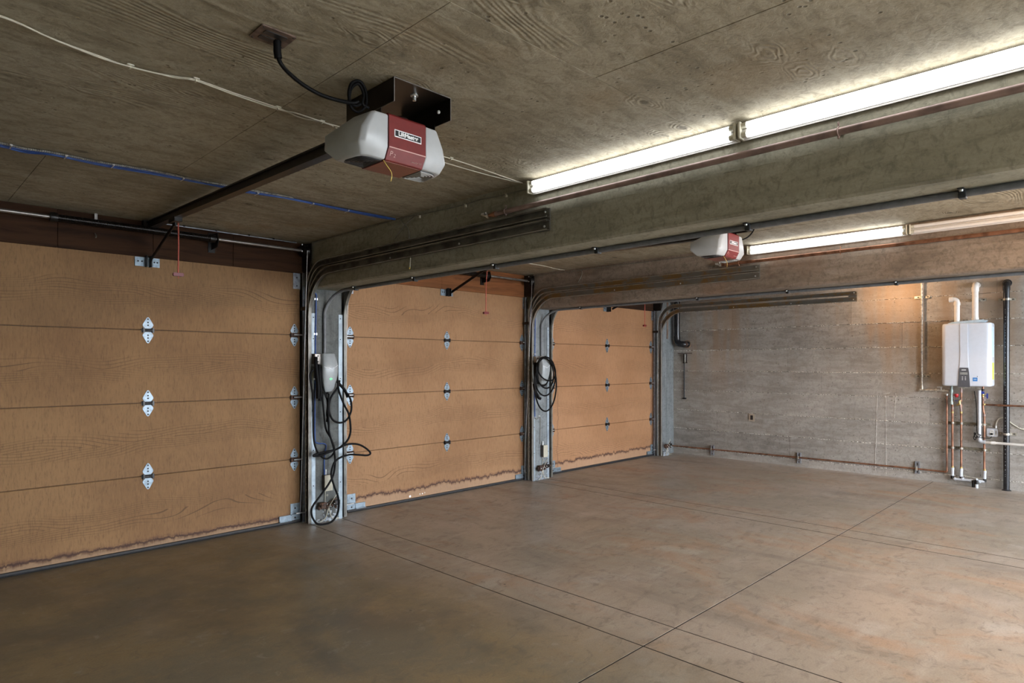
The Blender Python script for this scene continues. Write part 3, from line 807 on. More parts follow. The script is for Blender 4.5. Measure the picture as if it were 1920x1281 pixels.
# ------------------------------------------------------------------ garage door openers
def opener(dx, dy, label, cord_y, hz=1.925, ox=0.0, body=True):
    t = thing('garage_door_opener', (1.385+dx, 2.05+dy, 2.07), label, 'opener', 'garage door openers under the ceiling')
    cx = 1.385+dx; y0 = 1.915+dy
    if not body:
        t.name = 'opener_rail'; LOC[t.name] = Vector(t.location)
    if body:
        # body: layered outline (rear rounded), chamfered below
        LV = [
            (2.247, [(.083, .008), (.130, .010), (.138, .020), (.142, .050), (.145, .085), (.083, .095)]),
            (2.241, [(.083, .000), (.136, .002), (.148, .014), (.154, .050), (.162, .100), (.083, .125)]),
            (2.182, [(.083, .000), (.164, .003), (.182, .018), (.196, .085), (.220, .208), (.083, .220)]),
            (2.128, [(.083, .000), (.176, .003), (.194, .018), (.203, .080), (.222, .208), (.083, .220)]),
            (2.088, [(.083, .022), (.152, .024), (.176, .034), (.188, .075), (.196, .165), (.083, .172)])]
        for side in (-1, 1):
            rings = [(z, [(cx+side*a, y0+b) for a, b in o_]) for z, o_ in LV]
            n = 6; vs = [(x, y, z) for z, r in rings for x, y in r]; fs = []
            for i in range(len(rings)-1):
                for j in range(n):
                    k = (j+1) % n
                    fs.append((i*n+j, i*n+k, (i+1)*n+k, (i+1)*n+j))
            fs += [tuple(range(n)), tuple(range((len(rings)-1)*n, len(rings)*n))]
            MB().add(vs, fs, True).build('light_lens', M['op_white'], t, bevel=0.007)
            # louvred vent in the underside
            sx = side
            poly = [(0.088, 0.036), (0.140, 0.037), (0.162, 0.048), (0.172, 0.070), (0.180, 0.130), (0.172, 0.152), (0.088, 0.156)]
            MB().prism([(cx+sx*a, y0+b) for a, b in poly], 'z', 2.0850, 2.0885).build('vent_recess', M['louver'], t)
            for q in range(4):
                k = 0.93-0.24*q
                pts = [(cx+sx*(0.130+(a-0.130)*k), y0+0.092+(b-0.092)*k, 2.0840) for a, b in poly]
                MB().tube(pts+[pts[0]], 0.0018 if side < 0 else 0.0030, 4).build('vent_louver', M['louver'] if side < 0 else M['louver_light'], t)
        p = [(y0-0.003, 2.128), (y0-0.003, 2.244), (y0+0.006, 2.252), (y0+0.130, 2.252), (y0+0.224, 2.19), (y0+0.224, 2.13), (y0+0.172, 2.085), (y0+0.020, 2.0855)]
        MB().prism(p, 'x', cx-0.082, cx+0.082).build('centre_shell', M['op_red'], t, 'dark red centre band of the opener', bevel=0.003)
        MB().box(cx-0.081, cx+0.081, y0+0.030, y0+0.160, 2.0835, 2.0870).build('underside_cover', M['op_red_under'], t, 'brownish red underside plate')
        MB().box(cx-0.081, cx+0.081, y0-0.0045, y0-0.002, 2.1262, 2.1300).build('trim_line', M['op_line'], t)
        # name plate
        pl = MB().box(cx-0.060, cx+0.060, y0-0.0050, y0-0.003, 2.1695, 2.1960).build('name_plate', M['print_white'], t, 'white framed black name plate')
        MB().box(cx-0.0565, cx+0.0565, y0-0.0058, y0-0.0045, 2.1728, 2.1928).build('plate_field', M['print_dark'], pl)
        def text(body_, x, y, z, size, mat, par, rx=math.pi/2, bold=0.0, align='CENTER', sx=1.0):
            c = bpy.data.curves.new('lettering', 'FONT')
            c.body = body_; c.size = size; c.align_x = align; c.align_y = 'CENTER'; c.extrude = 0.0004; c.offset = bold
            c.materials.append(mat)
            f = bpy.data.objects.new('lettering_source', c); COL.objects.link(f)
            bpy.context.view_layer.update()
            me = bpy.data.meshes.new_from_object(f.evaluated_get(bpy.context.evaluated_depsgraph_get()))
            bpy.data.objects.remove(f, do_unlink=True)
            o = bpy.data.objects.new('lettering', me); COL.objects.link(o); o.parent = par; o['kind'] = 'stuff'
            q = origin(par); o.location = (x-q.x, y-q.y, z-q.z); o.rotation_euler = (rx, 0, 0); o.scale = (sx, 1, 1)
            return o
        text('LiftMaster', cx, y0-0.0063, 2.1828, 0.0210, M['print_white'], pl, bold=0.0007, sx=1.02)
        tilt = math.atan2(0.022, 0.0425)
        fr = lambda z: y0-0.0035+(2.128-z)*0.022/0.0425
        fz = 2.106
        text('P', cx-0.066, fr(fz)-0.001, fz+0.002, 0.026, M['print_red'], t, math.pi/2+tilt)
        text('2', cx-0.050, fr(fz-0.004)-0.001, fz-0.002, 0.018, M['print_red'], t, math.pi/2+tilt)
        text('Security+ 2.0', cx+0.048, fr(2.100)-0.001, 2.100, 0.0085, M['print_red'], t, math.pi/2+tilt)
        # antenna wire
        MB().tube([(cx-0.084, y0+0.03, 2.086), (cx-0.078, y0+0.022, 2.070), (cx-0.062, y0+0.018, 2.050), (cx-0.056, y0+0.018, 2.036), (cx-0.060, y0+0.018, 2.012)], 0.0016, 6, True).build('antenna_wire', M['wire_yellow'], t, 'thin yellow wire hanging below the opener')
        # ceiling bracket: folded box open toward the rear of the garage
        bx0, bx1, by0, by1 = cx-0.081, cx+0.180, y0-0.032, y0+0.290
        k = MB()
        k.box(bx0, bx0+0.003, by0, by1, 2.284, CEIL-0.001)
        k.box(bx1-0.003, bx1, by0, by1, 2.284, CEIL-0.001)
        k.box(bx0, bx1, by0, by1, CEIL-0.005, CEIL-0.001)
        br = k.build('ceiling_bracket', M['bracket'], t, 'dark steel ceiling bracket', bevel=0.0012)
        MB().box(bx0, bx0+0.003, y0+0.05, y0+0.09, 2.245, 2.284).build('hanging_strap', M['bracket'], t)
        MB().box(bx1-0.10, bx1-0.003, y0+0.06, y0+0.09, 2.248, 2.252).box(bx1-0.006, bx1-0.003, y0+0.06, y0+0.09, 2.248, 2.290).build('hanging_strap', M['bracket'], t)
        e_ = MB().box(bx0-0.0004, bx0+0.0024, by0-0.0012, by0+0.0005, 2.284, CEIL-0.001).box(bx1-0.0024, bx1+0.0004, by0-0.0012, by0+0.0005, 2.284, CEIL-0.001).box(bx0, bx1, by0-0.0012, by0+0.0005, CEIL-0.0045, CEIL-0.001)
        e_.box(bx0-0.0004, bx0+0.0020, by0, by1, 2.2830, 2.2850).box(bx1-0.0020, bx1+0.0004, by0, by1, 2.2830, 2.2850)
        e_.build('cut_edge', M['shaft'], t, kind='stuff')
        m = MB().lathe(((bx0+bx1)/2+0.01, by0+0.07, CEIL-0.005), [(0, -0.022), (0.007, -0.022), (0.007, -0.006), (0.015, -0.005), (0.015, 0)], 'z', 10)
        m.lathe((bx1-0.06, by0+0.001, 2.300), [(0, -0.006), (0.006, -0.005), (0.007, 0)], 'y', 8)
        m.build('bolt', M['bolt'], br)
        MB().lathe((cx+0.01, y0+0.07, 2.250), [(0, 0.022), (0.036, 0.020), (0.040, 0.012), (0.040, 0)], 'z', 20).build('motor_cap', M['black'], t)
    # rail up to the header
    a = Vector((cx, y0+0.15, 2.262)); b = Vector((cx+0.005, 5.05, 2.335))
    prof = [(0.026, -0.021), (0.026, 0.021), (0.018, 0.021), (0.018, 0.010), (-0.018, 0.010), (-0.018, 0.023), (-0.026, 0.023), (-0.026, -0.023), (-0.018, -0.023), (-0.018, -0.010), (0.018, -0.010), (0.018, -0.021)]
    MB().sweep([a, b], prof, True, False, (0, 0, 1)).build('rail', M['black'], t)
    MB().box(cx-0.03, cx+0.04, 5.02, 5.075, 2.29, 2.37).build('header_bracket', M['black'], t)
    # trolley, arm, release cord
    ty = cord_y
    tz = a.z+(ty-a.y)/(b.y-a.y)*(b.z-a.z)
    MB().cbox((cx+0.003, ty, tz-0.035), (0.05, 0.11, 0.035)).cbox((cx+0.003, ty+0.02, tz-0.06), (0.012, 0.05, 0.03)).build('trolley', M['black'], t, bevel=0.003)
    m = MB().sweep([(cx+0.010, ty+0.04, tz-0.055), (cx+0.018, 5.06, 2.085)], [(-0.013, -0.003), (0.013, -0.003), (0.013, 0.003), (-0.013, 0.003)], True, False, (0, 0, 1))
    m.build('door_arm', M['black'], t)
    MB().tube([(cx+0.020+ox*0.4, ty, tz-0.05), (cx+0.022+ox, ty, tz-0.2), (cx+0.019+ox, ty, hz)], 0.0042, 6).build('release_cord', M['cord_red'], t, 'red pull cord')
    MB().rbox(cx-0.012+ox, cx+0.051+ox, ty-0.010, ty+0.010, hz-0.020, hz+0.002, 0.004, 'y').build('release_handle', M['handle_red'], t, 'dark red pull handle', bevel=0.003)
    MB().tube([(cx+0.02+ox, ty, hz-0.015), (cx+0.021+ox, ty, hz-0.035)], 0.003, 6).build('cord_knot', M['cord_red'], t)
    return t
op1 = opener(0, 0, 'opener with dark red centre hanging in the near bay beside the lit strip', 4.46, 1.940)
op2 = opener(2.805, 0.085, 'second opener, partly hidden by the near beam, beside the pale strip light', 4.50, 1.850, -0.03)
op3 = opener(5.62, 0.10, 'far bay opener rail behind the second beam, only its short red cord shows', 4.55, 1.850, 0.0, False)

D = {
    'cable_a': [(2.782, 4.84, 1.188), (2.851, 4.84, 1.119), (2.903, 4.84, 1.04), (2.91, 4.84, 0.946), (2.869, 4.84, 0.87), (2.805, 4.84, 0.846), (2.737, 4.84, 0.873), (2.701, 4.84, 0.946), (2.703, 4.84, 1.027), (2.731, 4.84, 1.087), (2.782, 4.84, 1.152), (2.799, 4.84, 1.208)],
    'cable_b': [(2.776, 4.83, 1.199), (2.787, 4.83, 1.117), (2.834, 4.83, 1.002), (2.88, 4.83, 0.917), (2.897, 4.83, 0.812), (2.892, 4.83, 0.739), (2.857, 4.83, 0.68), (2.787, 4.83, 0.635), (2.697, 4.83, 0.608), (2.609, 4.83, 0.587), (2.555, 4.83, 0.589), (2.566, 4.83, 0.601), (2.642, 4.83, 0.611), (2.753, 4.83, 0.623), (2.834, 4.83, 0.651), (2.904, 4.83, 0.659), (2.987, 4.83, 0.643), (3.06, 4.83, 0.599), (3.096, 4.83, 0.558), (3.06, 4.83, 0.544), (2.975, 4.83, 0.557), (2.892, 4.83, 0.568), (2.811, 4.83, 0.556), (2.753, 4.83, 0.526), (2.725, 4.83, 0.478), (2.714, 4.83, 0.409), (2.742, 4.83, 0.314), (2.776, 4.83, 0.227), (2.785, 4.83, 0.144), (2.77, 4.83, 0.075), (2.72, 4.83, 0.022), (2.653, 4.83, 0.006), (2.588, 4.83, 0.026), (2.545, 4.83, 0.083), (2.534, 4.83, 0.144), (2.555, 4.83, 0.19), (2.62, 4.83, 0.26), (2.697, 4.83, 0.35), (2.738, 4.83, 0.426), (2.75, 4.83, 0.526), (2.74, 4.83, 0.629), (2.72, 4.83, 0.692), (2.695, 4.83, 0.775), (2.691, 4.83, 0.847), (2.687, 4.83, 0.978), (2.692, 4.83, 1.099)],
    'cable_c': [(2.626, 4.86, 1.242), (2.647, 4.86, 1.08), (2.664, 4.86, 0.927), (2.681, 4.86, 0.804), (2.726, 4.86, 0.72), (2.759, 4.86, 0.635), (2.75, 4.86, 0.585), (2.692, 4.86, 0.55), (2.637, 4.86, 0.576), (2.593, 4.86, 0.64), (2.571, 4.86, 0.733), (2.566, 4.86, 0.883), (2.564, 4.86, 1.083), (2.539, 4.86, 1.243), (2.566, 4.86, 1.302)],
    'wire_grey': [(2.517, 4.88, 1.303), (2.528, 4.88, 1.183), (2.571, 4.88, 1.061), (2.575, 4.88, 0.901)],
    'loop_a': [(5.414, 4.83, 1.43), (5.485, 4.83, 1.407), (5.547, 4.83, 1.339), (5.589, 4.83, 1.236), (5.603, 4.83, 1.114), (5.589, 4.83, 0.993), (5.547, 4.83, 0.892), (5.485, 4.83, 0.827), (5.414, 4.83, 0.806), (5.343, 4.83, 0.834), (5.283, 4.83, 0.904), (5.244, 4.83, 1.005), (5.23, 4.83, 1.123), (5.244, 4.83, 1.24), (5.283, 4.83, 1.339), (5.343, 4.83, 1.406), (5.414, 4.83, 1.43)],
    'loop_b': [(5.436, 4.84, 1.423), (5.501, 4.84, 1.407), (5.557, 4.84, 1.359), (5.59, 4.84, 1.286), (5.6, 4.84, 1.2), (5.582, 4.84, 1.115), (5.54, 4.84, 1.043), (5.48, 4.84, 0.997), (5.413, 4.84, 0.983), (5.348, 4.84, 1.002), (5.295, 4.84, 1.05), (5.263, 4.84, 1.122), (5.255, 4.84, 1.205), (5.271, 4.84, 1.288), (5.312, 4.84, 1.358), (5.369, 4.84, 1.406), (5.436, 4.84, 1.423)],
    'loop_c': [(5.372, 4.82, 1.415), (5.431, 4.82, 1.402), (5.484, 4.82, 1.365), (5.524, 4.82, 1.308), (5.545, 4.82, 1.241), (5.542, 4.82, 1.174), (5.517, 4.82, 1.118), (5.473, 4.82, 1.081), (5.418, 4.82, 1.069), (5.36, 4.82, 1.084), (5.307, 4.82, 1.122), (5.268, 4.82, 1.178), (5.249, 4.82, 1.244), (5.251, 4.82, 1.309), (5.275, 4.82, 1.364), (5.317, 4.82, 1.402), (5.372, 4.82, 1.415)],
    'loop_d': [(5.277, 4.8, 1.407), (5.261, 4.8, 1.272), (5.321, 4.8, 1.196), (5.424, 4.8, 1.157), (5.504, 4.8, 1.163), (5.551, 4.8, 1.208), (5.54, 4.8, 1.301), (5.447, 4.8, 1.385)],
    'loop_e': [(5.408, 4.86, 1.423), (5.449, 4.86, 1.411), (5.483, 4.86, 1.375), (5.506, 4.86, 1.322), (5.515, 4.86, 1.258), (5.506, 4.86, 1.195), (5.483, 4.86, 1.141), (5.449, 4.86, 1.107), (5.408, 4.86, 1.095), (5.368, 4.86, 1.108), (5.334, 4.86, 1.144), (5.312, 4.86, 1.198), (5.304, 4.86, 1.26), (5.312, 4.86, 1.322), (5.334, 4.86, 1.375), (5.368, 4.86, 1.411), (5.408, 4.86, 1.423)],
    'handle': [(5.232, 4.84, 1.122), (5.255, 4.84, 1.047), (5.304, 4.84, 0.97), (5.338, 4.84, 0.953)],
    'blue1': [(2.608, 4.94, 1.992), (2.616, 4.94, 1.953), (2.638, 4.94, 1.929), (2.635, 4.94, 1.883), (2.634, 4.94, 1.771), (2.63, 4.94, 1.587), (2.628, 4.94, 1.19), (2.625, 4.94, 1.078), (2.625, 4.94, 0.732), (2.647, 4.94, 0.679), (2.702, 4.94, 0.669), (2.727, 4.94, 0.651), (2.719, 4.94, 0.6), (2.711, 4.94, 0.539), (2.711, 4.94, 0.401)],
    'blue2': [(5.361, 4.94, 1.939), (5.359, 4.94, 1.729), (5.355, 4.94, 1.455), (5.35, 4.94, 1.14), (5.35, 4.94, 1.03), (5.355, 4.94, 0.73)],
    'wire2': [(5.355, 4.94, 0.725), (5.398, 4.94, 0.712), (5.433, 4.94, 0.736), (5.449, 4.94, 0.709), (5.446, 4.94, 0.56), (5.444, 4.94, 0.417)],
    'cord1': [(0.898, 1.932, 2.345), (0.9, 1.936, 2.33), (0.912, 1.935, 2.3), (0.957, 1.963, 2.29), (1.015, 1.985, 2.28), (1.076, 1.991, 2.27), (1.137, 1.992, 2.27), (1.191, 1.976, 2.27), (1.213, 1.969, 2.28)],
    'coil': [(1.234, 1.99, 2.283), (1.214, 1.99, 2.27), (1.194, 1.99, 2.275), (1.186, 1.99, 2.304), (1.194, 1.99, 2.339), (1.214, 1.99, 2.359), (1.234, 1.99, 2.362), (1.251, 1.99, 2.346), (1.259, 1.99, 2.316), (1.255, 1.99, 2.282), (1.226, 1.99, 2.252), (1.198, 1.99, 2.258), (1.188, 1.99, 2.287), (1.198, 1.99, 2.329), (1.226, 1.99, 2.352), (1.247, 1.99, 2.323), (1.243, 1.99, 2.286), (1.268, 1.99, 2.278)],
    'yellow': [(1.279, 1.93, 2.083), (1.298, 1.93, 2.063), (1.318, 1.93, 2.038), (1.313, 1.93, 2.006)],
    'streakwire': [(2.595, 2.421, 2.327), (2.595, 2.566, 2.331), (2.595, 2.719, 2.335), (2.595, 2.842, 2.341), (2.595, 2.972, 2.338), (2.595, 3.15, 2.341)],
    'hangwires': [(2.58, 3.718, 2.231), (2.58, 3.654, 2.277), (2.58, 3.591, 2.305), (2.58, 3.51, 2.344), (2.58, 3.47, 2.334)],
    'hangwires2': [(2.575, 3.636, 2.323), (2.575, 3.584, 2.291), (2.575, 3.554, 2.256), (2.575, 3.549, 2.219)],
    'b2wire': [(4.551, 4.439, 2.36), (4.751, 4.388, 2.36), (4.981, 4.415, 2.36), (5.301, 4.478, 2.36), (5.389, 4.413, 2.36), (5.416, 4.3, 2.36)],
    'b2drop': [(5.32, 4.224, 2.342), (5.32, 4.224, 2.29), (5.32, 4.282, 2.22)],
}
# power cords of the openers
t = tag(MB().tube(D['cord1'], 0.0068, 8, True).build('power_cord', M['rubber']), 'black power cord from the ceiling outlet plate to the near opener', 'power cord')
MB().tube([(0.898, 1.932, 2.37), (0.899, 1.934, 2.335), (0.903, 1.936, 2.315)], 0.012, 10).build('plug', M['rubber'], t)
tag(MB().tube(D['coil'], 0.0055, 8, True).build('cord_coil', M['rubber']), 'coiled black cord hung beside the near opener bracket', 'cord')

tag(MB().tube([(4.36, 1.95, 2.36), (4.40, 1.94, 2.34), (4.42, 1.96, 2.30), (4.41, 1.99, 2.26), (4.37, 2.02, 2.235), (4.33, 2.06, 2.23)], 0.005, 8, True).tube([(4.27, 1.98, 2.33), (4.30, 1.96, 2.31), (4.34, 1.95, 2.315), (4.38, 1.95, 2.33), (4.37, 1.97, 2.35)], 0.007, 8, True).build('power_cord', M['rubber']), 'short black cord looping beside the second opener', 'power cord')

pl = thing('ceiling_outlet', (0.878, 1.922, CEIL), 'rusty steel outlet plate set in the ceiling left of the near opener', 'outlet')
pr_ = MB(); pr_.rbox(0.823, 0.934, 1.872, 1.971, CEIL-0.005, CEIL-0.0005, 0.004, 'z'); pr_.build('cover_plate', plain('rusty_plate_steel', (0.20, 0.14, 0.11), 0.5, 0.4, 0.4), pl, bevel=0.001)
for yy in (1.903, 1.940): MB().rbox(0.843, 0.914, yy-0.012, yy+0.012, CEIL-0.0075, CEIL-0.004, 0.004, 'z').build('socket', M['ch_black'], pl)
m = MB()
for (a, b) in ((0.832, 1.88), (0.926, 1.88), (0.832, 1.963), (0.926, 1.963)): m.lathe((a, b, CEIL-0.0045), [(0, -0.002), (0.003, -0.0018), (0.0035, 0)], 'z', 8)
m.build('screw', M['black'], pl)

# ------------------------------------------------------------------ fluorescent strips
def strip_light(x, y1, L, lit, label, grp, second=False):
    """channel on the beam face (web toward +X), two tubes toward -X"""
    y0 = y1-L; zc = 2.322
    t = thing('fluorescent_strip', (x, (y0+y1)/2, zc), label, 'strip light', grp)
    p = [(x, zc-0.034), (x-0.010, zc-0.036), (x-0.012, zc-0.030), (x-0.018, zc-0.030), (x-0.026, zc-0.008), (x-0.034, zc), (x-0.026, zc+0.008), (x-0.018, zc+0.030), (x-0.012, zc+0.030), (x-0.010, zc+0.036), (x, zc+0.036)]
    MB().prism(p, 'y', y0+0.012, y1-0.012).build('channel', M['channel'], t)
    for dz in (-0.019, 0.019):
        MB().rod((x-0.034, y0+0.035, zc+dz), (x-0.034, y1-0.035, zc+dz), 0.0125, 14).build('tube', M['tube_lit'] if lit else M['tube_off'], t)
        for yy, s in ((y0+0.018, 1), (y1-0.018, -1)):
            MB().lathe((x-0.034, yy, zc+dz), [(0, -0.006), (0.012, -0.006), (0.0125, 0.017), (0, 0.017)] if s > 0 else [(0, -0.017), (0.0125, -0.017), (0.012, 0.006), (0, 0.006)], 'y', 12).build('tube_cap', M['socket'], t)
    for yy in (y0+0.008, y1-0.008):
        m = MB().cbox((x-0.026, yy, zc), (0.052, 0.010, 0.070))
        m.build('lampholder', M['socket'], t, bevel=0.002)
    return t
G1 = 'strip lights along the near beam'
G2 = 'strip lights along the second beam'
strip_light(2.588, 2.405, 1.205, True, 'lit strip light at the door end of the near beam, right of the opener', G1)
strip_light(2.588, 1.195, 1.215, True, 'second lit strip light on the near beam, running to the right edge', G1)
strip_light(2.588, -0.025, 1.215, True, 'third lit strip light on the near beam, out of frame', G1)
strip_light(5.328, 2.405, 1.205, True, 'lit strip light on the brown beam beside the second opener', G2)
strip_light(5.328, 1.195, 1.215, False, 'unlit strip light with pinkish housing on the brown beam', G2)

# ------------------------------------------------------------------ copper pipes on the beams
def beam_pipe(x, z, y1, label, clamps, mat):
    t = thing('copper_pipe', (x, 1, z), label, 'pipe', 'copper pipes on the beams')
    MB().rod((x, y1-0.04, z), (x, -2.9, z), 0.0145, 16).build('pipe', mat, t)
    MB().rod((x, y1, z), (x, y1-0.05, z), 0.011, 14).lathe((x, y1-0.045, z), [(0.012, -0.012), (0.018, -0.012), (0.018, 0.010), (0.012, 0.010)], 'y', 16).build('end_fitting', M['copper'], t)
    v = MB().lathe((x, y1+0.012, z), [(0, -0.012), (0.013, -0.012), (0.015, 0), (0.010, 0.012), (0, 0.012)], 'y', 12)
    v.rod((x, y1+0.02, z), (x-0.004, y1+0.055, z+0.012), 0.006, 8).cbox((x-0.004, y1+0.045, z+0.014), (0.018, 0.024, 0.012)).rod((x, y1+0.01, z), (x-0.01, y1+0.02, z+0.022), 0.005, 8)
    v.build('drain_valve', M['bolt'], t, 'bright metal drain valve')
    for yy in clamps:
        m = MB().ring((x, yy, z), 0.0165, 0.0025, 'y', 16)
        m.rod((x, yy, z+0.016), (x+0.004, yy, z+0.030), 0.003, 6).ring((x-0.001, yy, z+0.030), 0.006, 0.0022, 'y', 10).rod((x, yy, z-0.016), (x, yy, z-0.026), 0.004, 6).box(x, x+0.045, yy-0.008, yy+0.008, z-0.004, z+0.004)
        m.build('pipe_clamp', mat, t)
beam_pipe(2.567, 2.2255, 2.735, 'brown copper pipe along the near beam under the lit strip', (2.595, 0.81, -0.9), M['copper_old'])
beam_pipe(5.305, 2.226, 2.640, 'copper pipe along the brown beam under the strip lights', (2.48, 1.66, 0.2), M['copper'])

# ------------------------------------------------------------------ grey conduits under the beams, down to the chargers
def under_conduit(pts, r, clamps, label, ctop):
    t = thing('grey_conduit', pts[0], label, 'conduit', 'grey conduits under the beams')
    MB().tube(pts, r, 14).build('conduit', M['grey_pipe'], t)
    for (x, y) in clamps:
        m = MB().box(x-r-0.004, x+r+0.004, y-0.012, y+0.012, ctop-2*r-0.005, ctop)
        m.box(x-r-0.030, x-r, y-0.011, y+0.011, ctop-0.006, ctop)
        c = m.build('pipe_strap', M['clamp'], t, bevel=0.004)
        MB().lathe((x-r-0.017, y, ctop-0.006), [(0, -0.007), (0.006, -0.006), (0.0075, 0)], 'z', 8).build('bolt', M['bolt'], c)
def bend(x0, x1, zb, y0, z1):
    pts = [(x1, -2.9, zb), (x1, 4.70, zb)]
    R_ = 0.13
    xe = x0
    for i in range(1, 10):
        a = math.pi/2*i/9
        f = i/9
        pts.append((x1+(xe-x1)*f, 4.70+(y0-4.70)*math.sin(a), zb-R_*(1-math.cos(a))*1.4))
    pts.append((xe, y0, z1))
    return pts
under_conduit(bend(2.712, 2.782, 1.966, 4.936, 1.43), 0.0135, [(2.782, 2.90), (2.782, 2.10), (2.782, 1.255), (2.782, 0.458), (2.782, 3.75), (2.782, 4.55), (2.782, -0.4)], 'dark grey conduit under the near beam, bending down to the first charger', 1.980)
under_conduit(bend(5.462, 5.528, 1.966, 4.936, 1.43), 0.0125, [(5.528, 2.99), (5.528, 2.15), (5.528, 1.33), (5.528, 4.4), (5.528, 0.5)], 'grey conduit under the brown beam, bending down to the second charger', 1.980)

# ------------------------------------------------------------------ wall chargers and their cables
def loft(rings, mat, name, parent, bevel=0, **k):
    n = len(rings[0][1]); vs = [(x, y, z) for z, r in rings for x, y in r]; fs = []
    for i in range(len(rings)-1):
        for j in range(n):
            q = (j+1) % n
            fs.append((i*n+j, i*n+q, (i+1)*n+q, (i+1)*n+j))
    fs += [tuple(range(n)), tuple(range((len(rings)-1)*n, len(rings)*n))]
    return MB().add(vs, fs, True).build(name, mat, parent, bevel=bevel, **k)

def charger(cx, zt, lit, label, yaw=0.0):
    t = thing('wall_charger', (cx, 4.95, zt-0.33), label, 'charger', 'wall chargers on the posts')
    S = [(0.000, 0.050, 4.868), (-0.006, 0.056, 4.862), (-0.05, 0.062, 4.848), (-0.105, 0.068, 4.832), (-0.16, 0.068, 4.833), (-0.22, 0.063, 4.842), (-0.28, 0.055, 4.856), (-0.318, 0.048, 4.866), (-0.326, 0.040, 4.874)]
    rings = []
    for dz, hw, yf in S:
        c = cx
        rings.append((zt+dz, [(c-hw, 4.905), (c-hw, yf+0.012), (c-hw+0.010, yf+0.002), (c-0.02, yf-0.002), (c+0.02, yf-0.002), (c+hw-0.010, yf+0.002), (c+hw, yf+0.012), (c+hw, 4.905)]))
    loft(rings, M['ch_grey'], 'face_cover', t)
    rings = [(zt+dz*0.97-0.006, [(cx-hw*0.86, 4.950), (cx-hw*0.86, 4.903), (cx+hw*0.86, 4.903), (cx+hw*0.86, 4.950)]) for dz, hw, yf in S]
    loft(rings, M['ch_black'], 'rear_housing', t)
    def sy(x, z):
        dz = z-zt
        for (a, h0, y0), (b, h1, y1) in zip(S[:-1], S[1:]):
            if b <= dz <= a:
                return y0+(y1-y0)*(a-dz)/(a-b)-0.0025
        return S[-1][2]
    pts = [(cx-0.062, 0, zt-0.112), (cx-0.03, 0, zt-0.122), (cx+0.002, 0, zt-0.135), (cx+0.03, 0, zt-0.120), (cx+0.063, 0, zt-0.100)]
    MB().tube([(x, sy(x, z)+(0.006 if abs(x-cx) > 0.055 else 0), z) for x, _, z in pts], 0.0020, 6).build('seam_trim', M['ch_line'], t)
    if lit:
        m = MB()
        for x, h in ((cx+0.000, 0.022), (cx-0.010, 0.010), (cx+0.010, 0.010)):
            m.cbox((x, sy(x, zt-0.215)-0.0005, zt-0.215), (0.0035, 0.003, h))
        m.build('status_light', M['led'], t, 'green glowing status light')
    # cable hook / steel box on the left
    MB().box(cx-0.115, cx-0.060, 4.895, 4.950, zt-0.092, zt-0.004).build('junction_box', M['jbox_steel'], t, bevel=0.003)
    MB().lathe((cx-0.088, 4.894, zt-0.022), [(0, -0.004), (0.005, -0.003), (0.006, 0)], 'y', 8).lathe((cx-0.088, 4.894, zt-0.070), [(0, -0.004), (0.005, -0.003), (0.006, 0)], 'y', 8).build('screw', M['black'], t)
    MB().rod((cx, 4.90, zt-0.31), (cx, 4.90, zt-0.345), 0.012, 10).build('cable_gland', M['rubber'], t)
    return t
charger(2.716, 1.436, True, 'grey wall charger with a green light and tangled cable on the near post')
charger(5.440, 1.436, False, 'grey wall charger wrapped in cable loops on the second post')
G3 = 'charging cable runs'
t = thing('charging_cable', (2.75, 4.86, 0.02), 'tangled black charging cable hanging from the near charger to the floor', 'charging cable', 'charging cables')
MB().tube([(max(a, 2.40), b, max(c, 0.012)) for a, b, c in D['cable_a']], 0.0085, 10, True).build('upper_loop', M['rubber'], t)
MB().tube([(a, b, max(c, 0.012)) for a, b, c in D['cable_b']], 0.0085, 10, True).build('long_loop', M['rubber'], t)
MB().tube(D['cable_c'], 0.008, 10, True).build('inner_loop', M['rubber'], t)
MB().tube([(2.655, 4.875, 1.34), (2.640, 4.86, 1.25), (2.66, 4.85, 1.12), (2.70, 4.85, 1.00), (2.69, 4.86, 0.86)], 0.008, 10, True).tube([(2.70, 4.89, 1.11), (2.708, 4.885, 1.0), (2.70, 4.88, 0.92), (2.715, 4.87, 0.80)], 0.006, 8, True).build('supply_loop', M['rubber'], t)
MB().tube([(2.61, 4.90, 1.40), (2.60, 4.88, 1.36), (2.602, 4.865, 1.26), (2.612, 4.86, 1.16), (2.615, 4.87, 1.06)], 0.017, 10, True).tube([(2.63, 4.88, 1.34), (2.625, 4.86, 1.24), (2.635, 4.86, 1.12), (2.63, 4.87, 1.04)], 0.013, 10, True).build('bundled_turns', M['rubber'], t)
MB().tube([(2.77, 4.88, 1.24), (2.80, 4.87, 1.19), (2.86, 4.86, 1.12), (2.885, 4.855, 1.06)], 0.012, 10, True).tube([(2.765, 4.88, 1.27), (2.80, 4.89, 1.24), (2.802, 4.88, 1.19)], 0.006, 8, True).build('plug_grip', M['rubber'], t)
t = thing('charging_cable', (5.45, 4.86, 0.8), 'black charging cable coiled in loops over the second charger', 'charging cable', 'charging cables')
for k in ('loop_a', 'loop_b', 'loop_c', 'loop_d', 'loop_e'):
    MB().tube(D[k], 0.0085, 10, True).build('cable_loop', M['rubber'], t)
MB().tube(D['handle'], 0.017, 12, True).build('plug_grip', M['rubber'], t)
MB().tube([(5.30, 4.885, 1.36), (5.29, 4.875, 1.25), (5.31, 4.88, 1.14)], 0.020, 10, True).build('bundled_turns', M['rubber'], t)

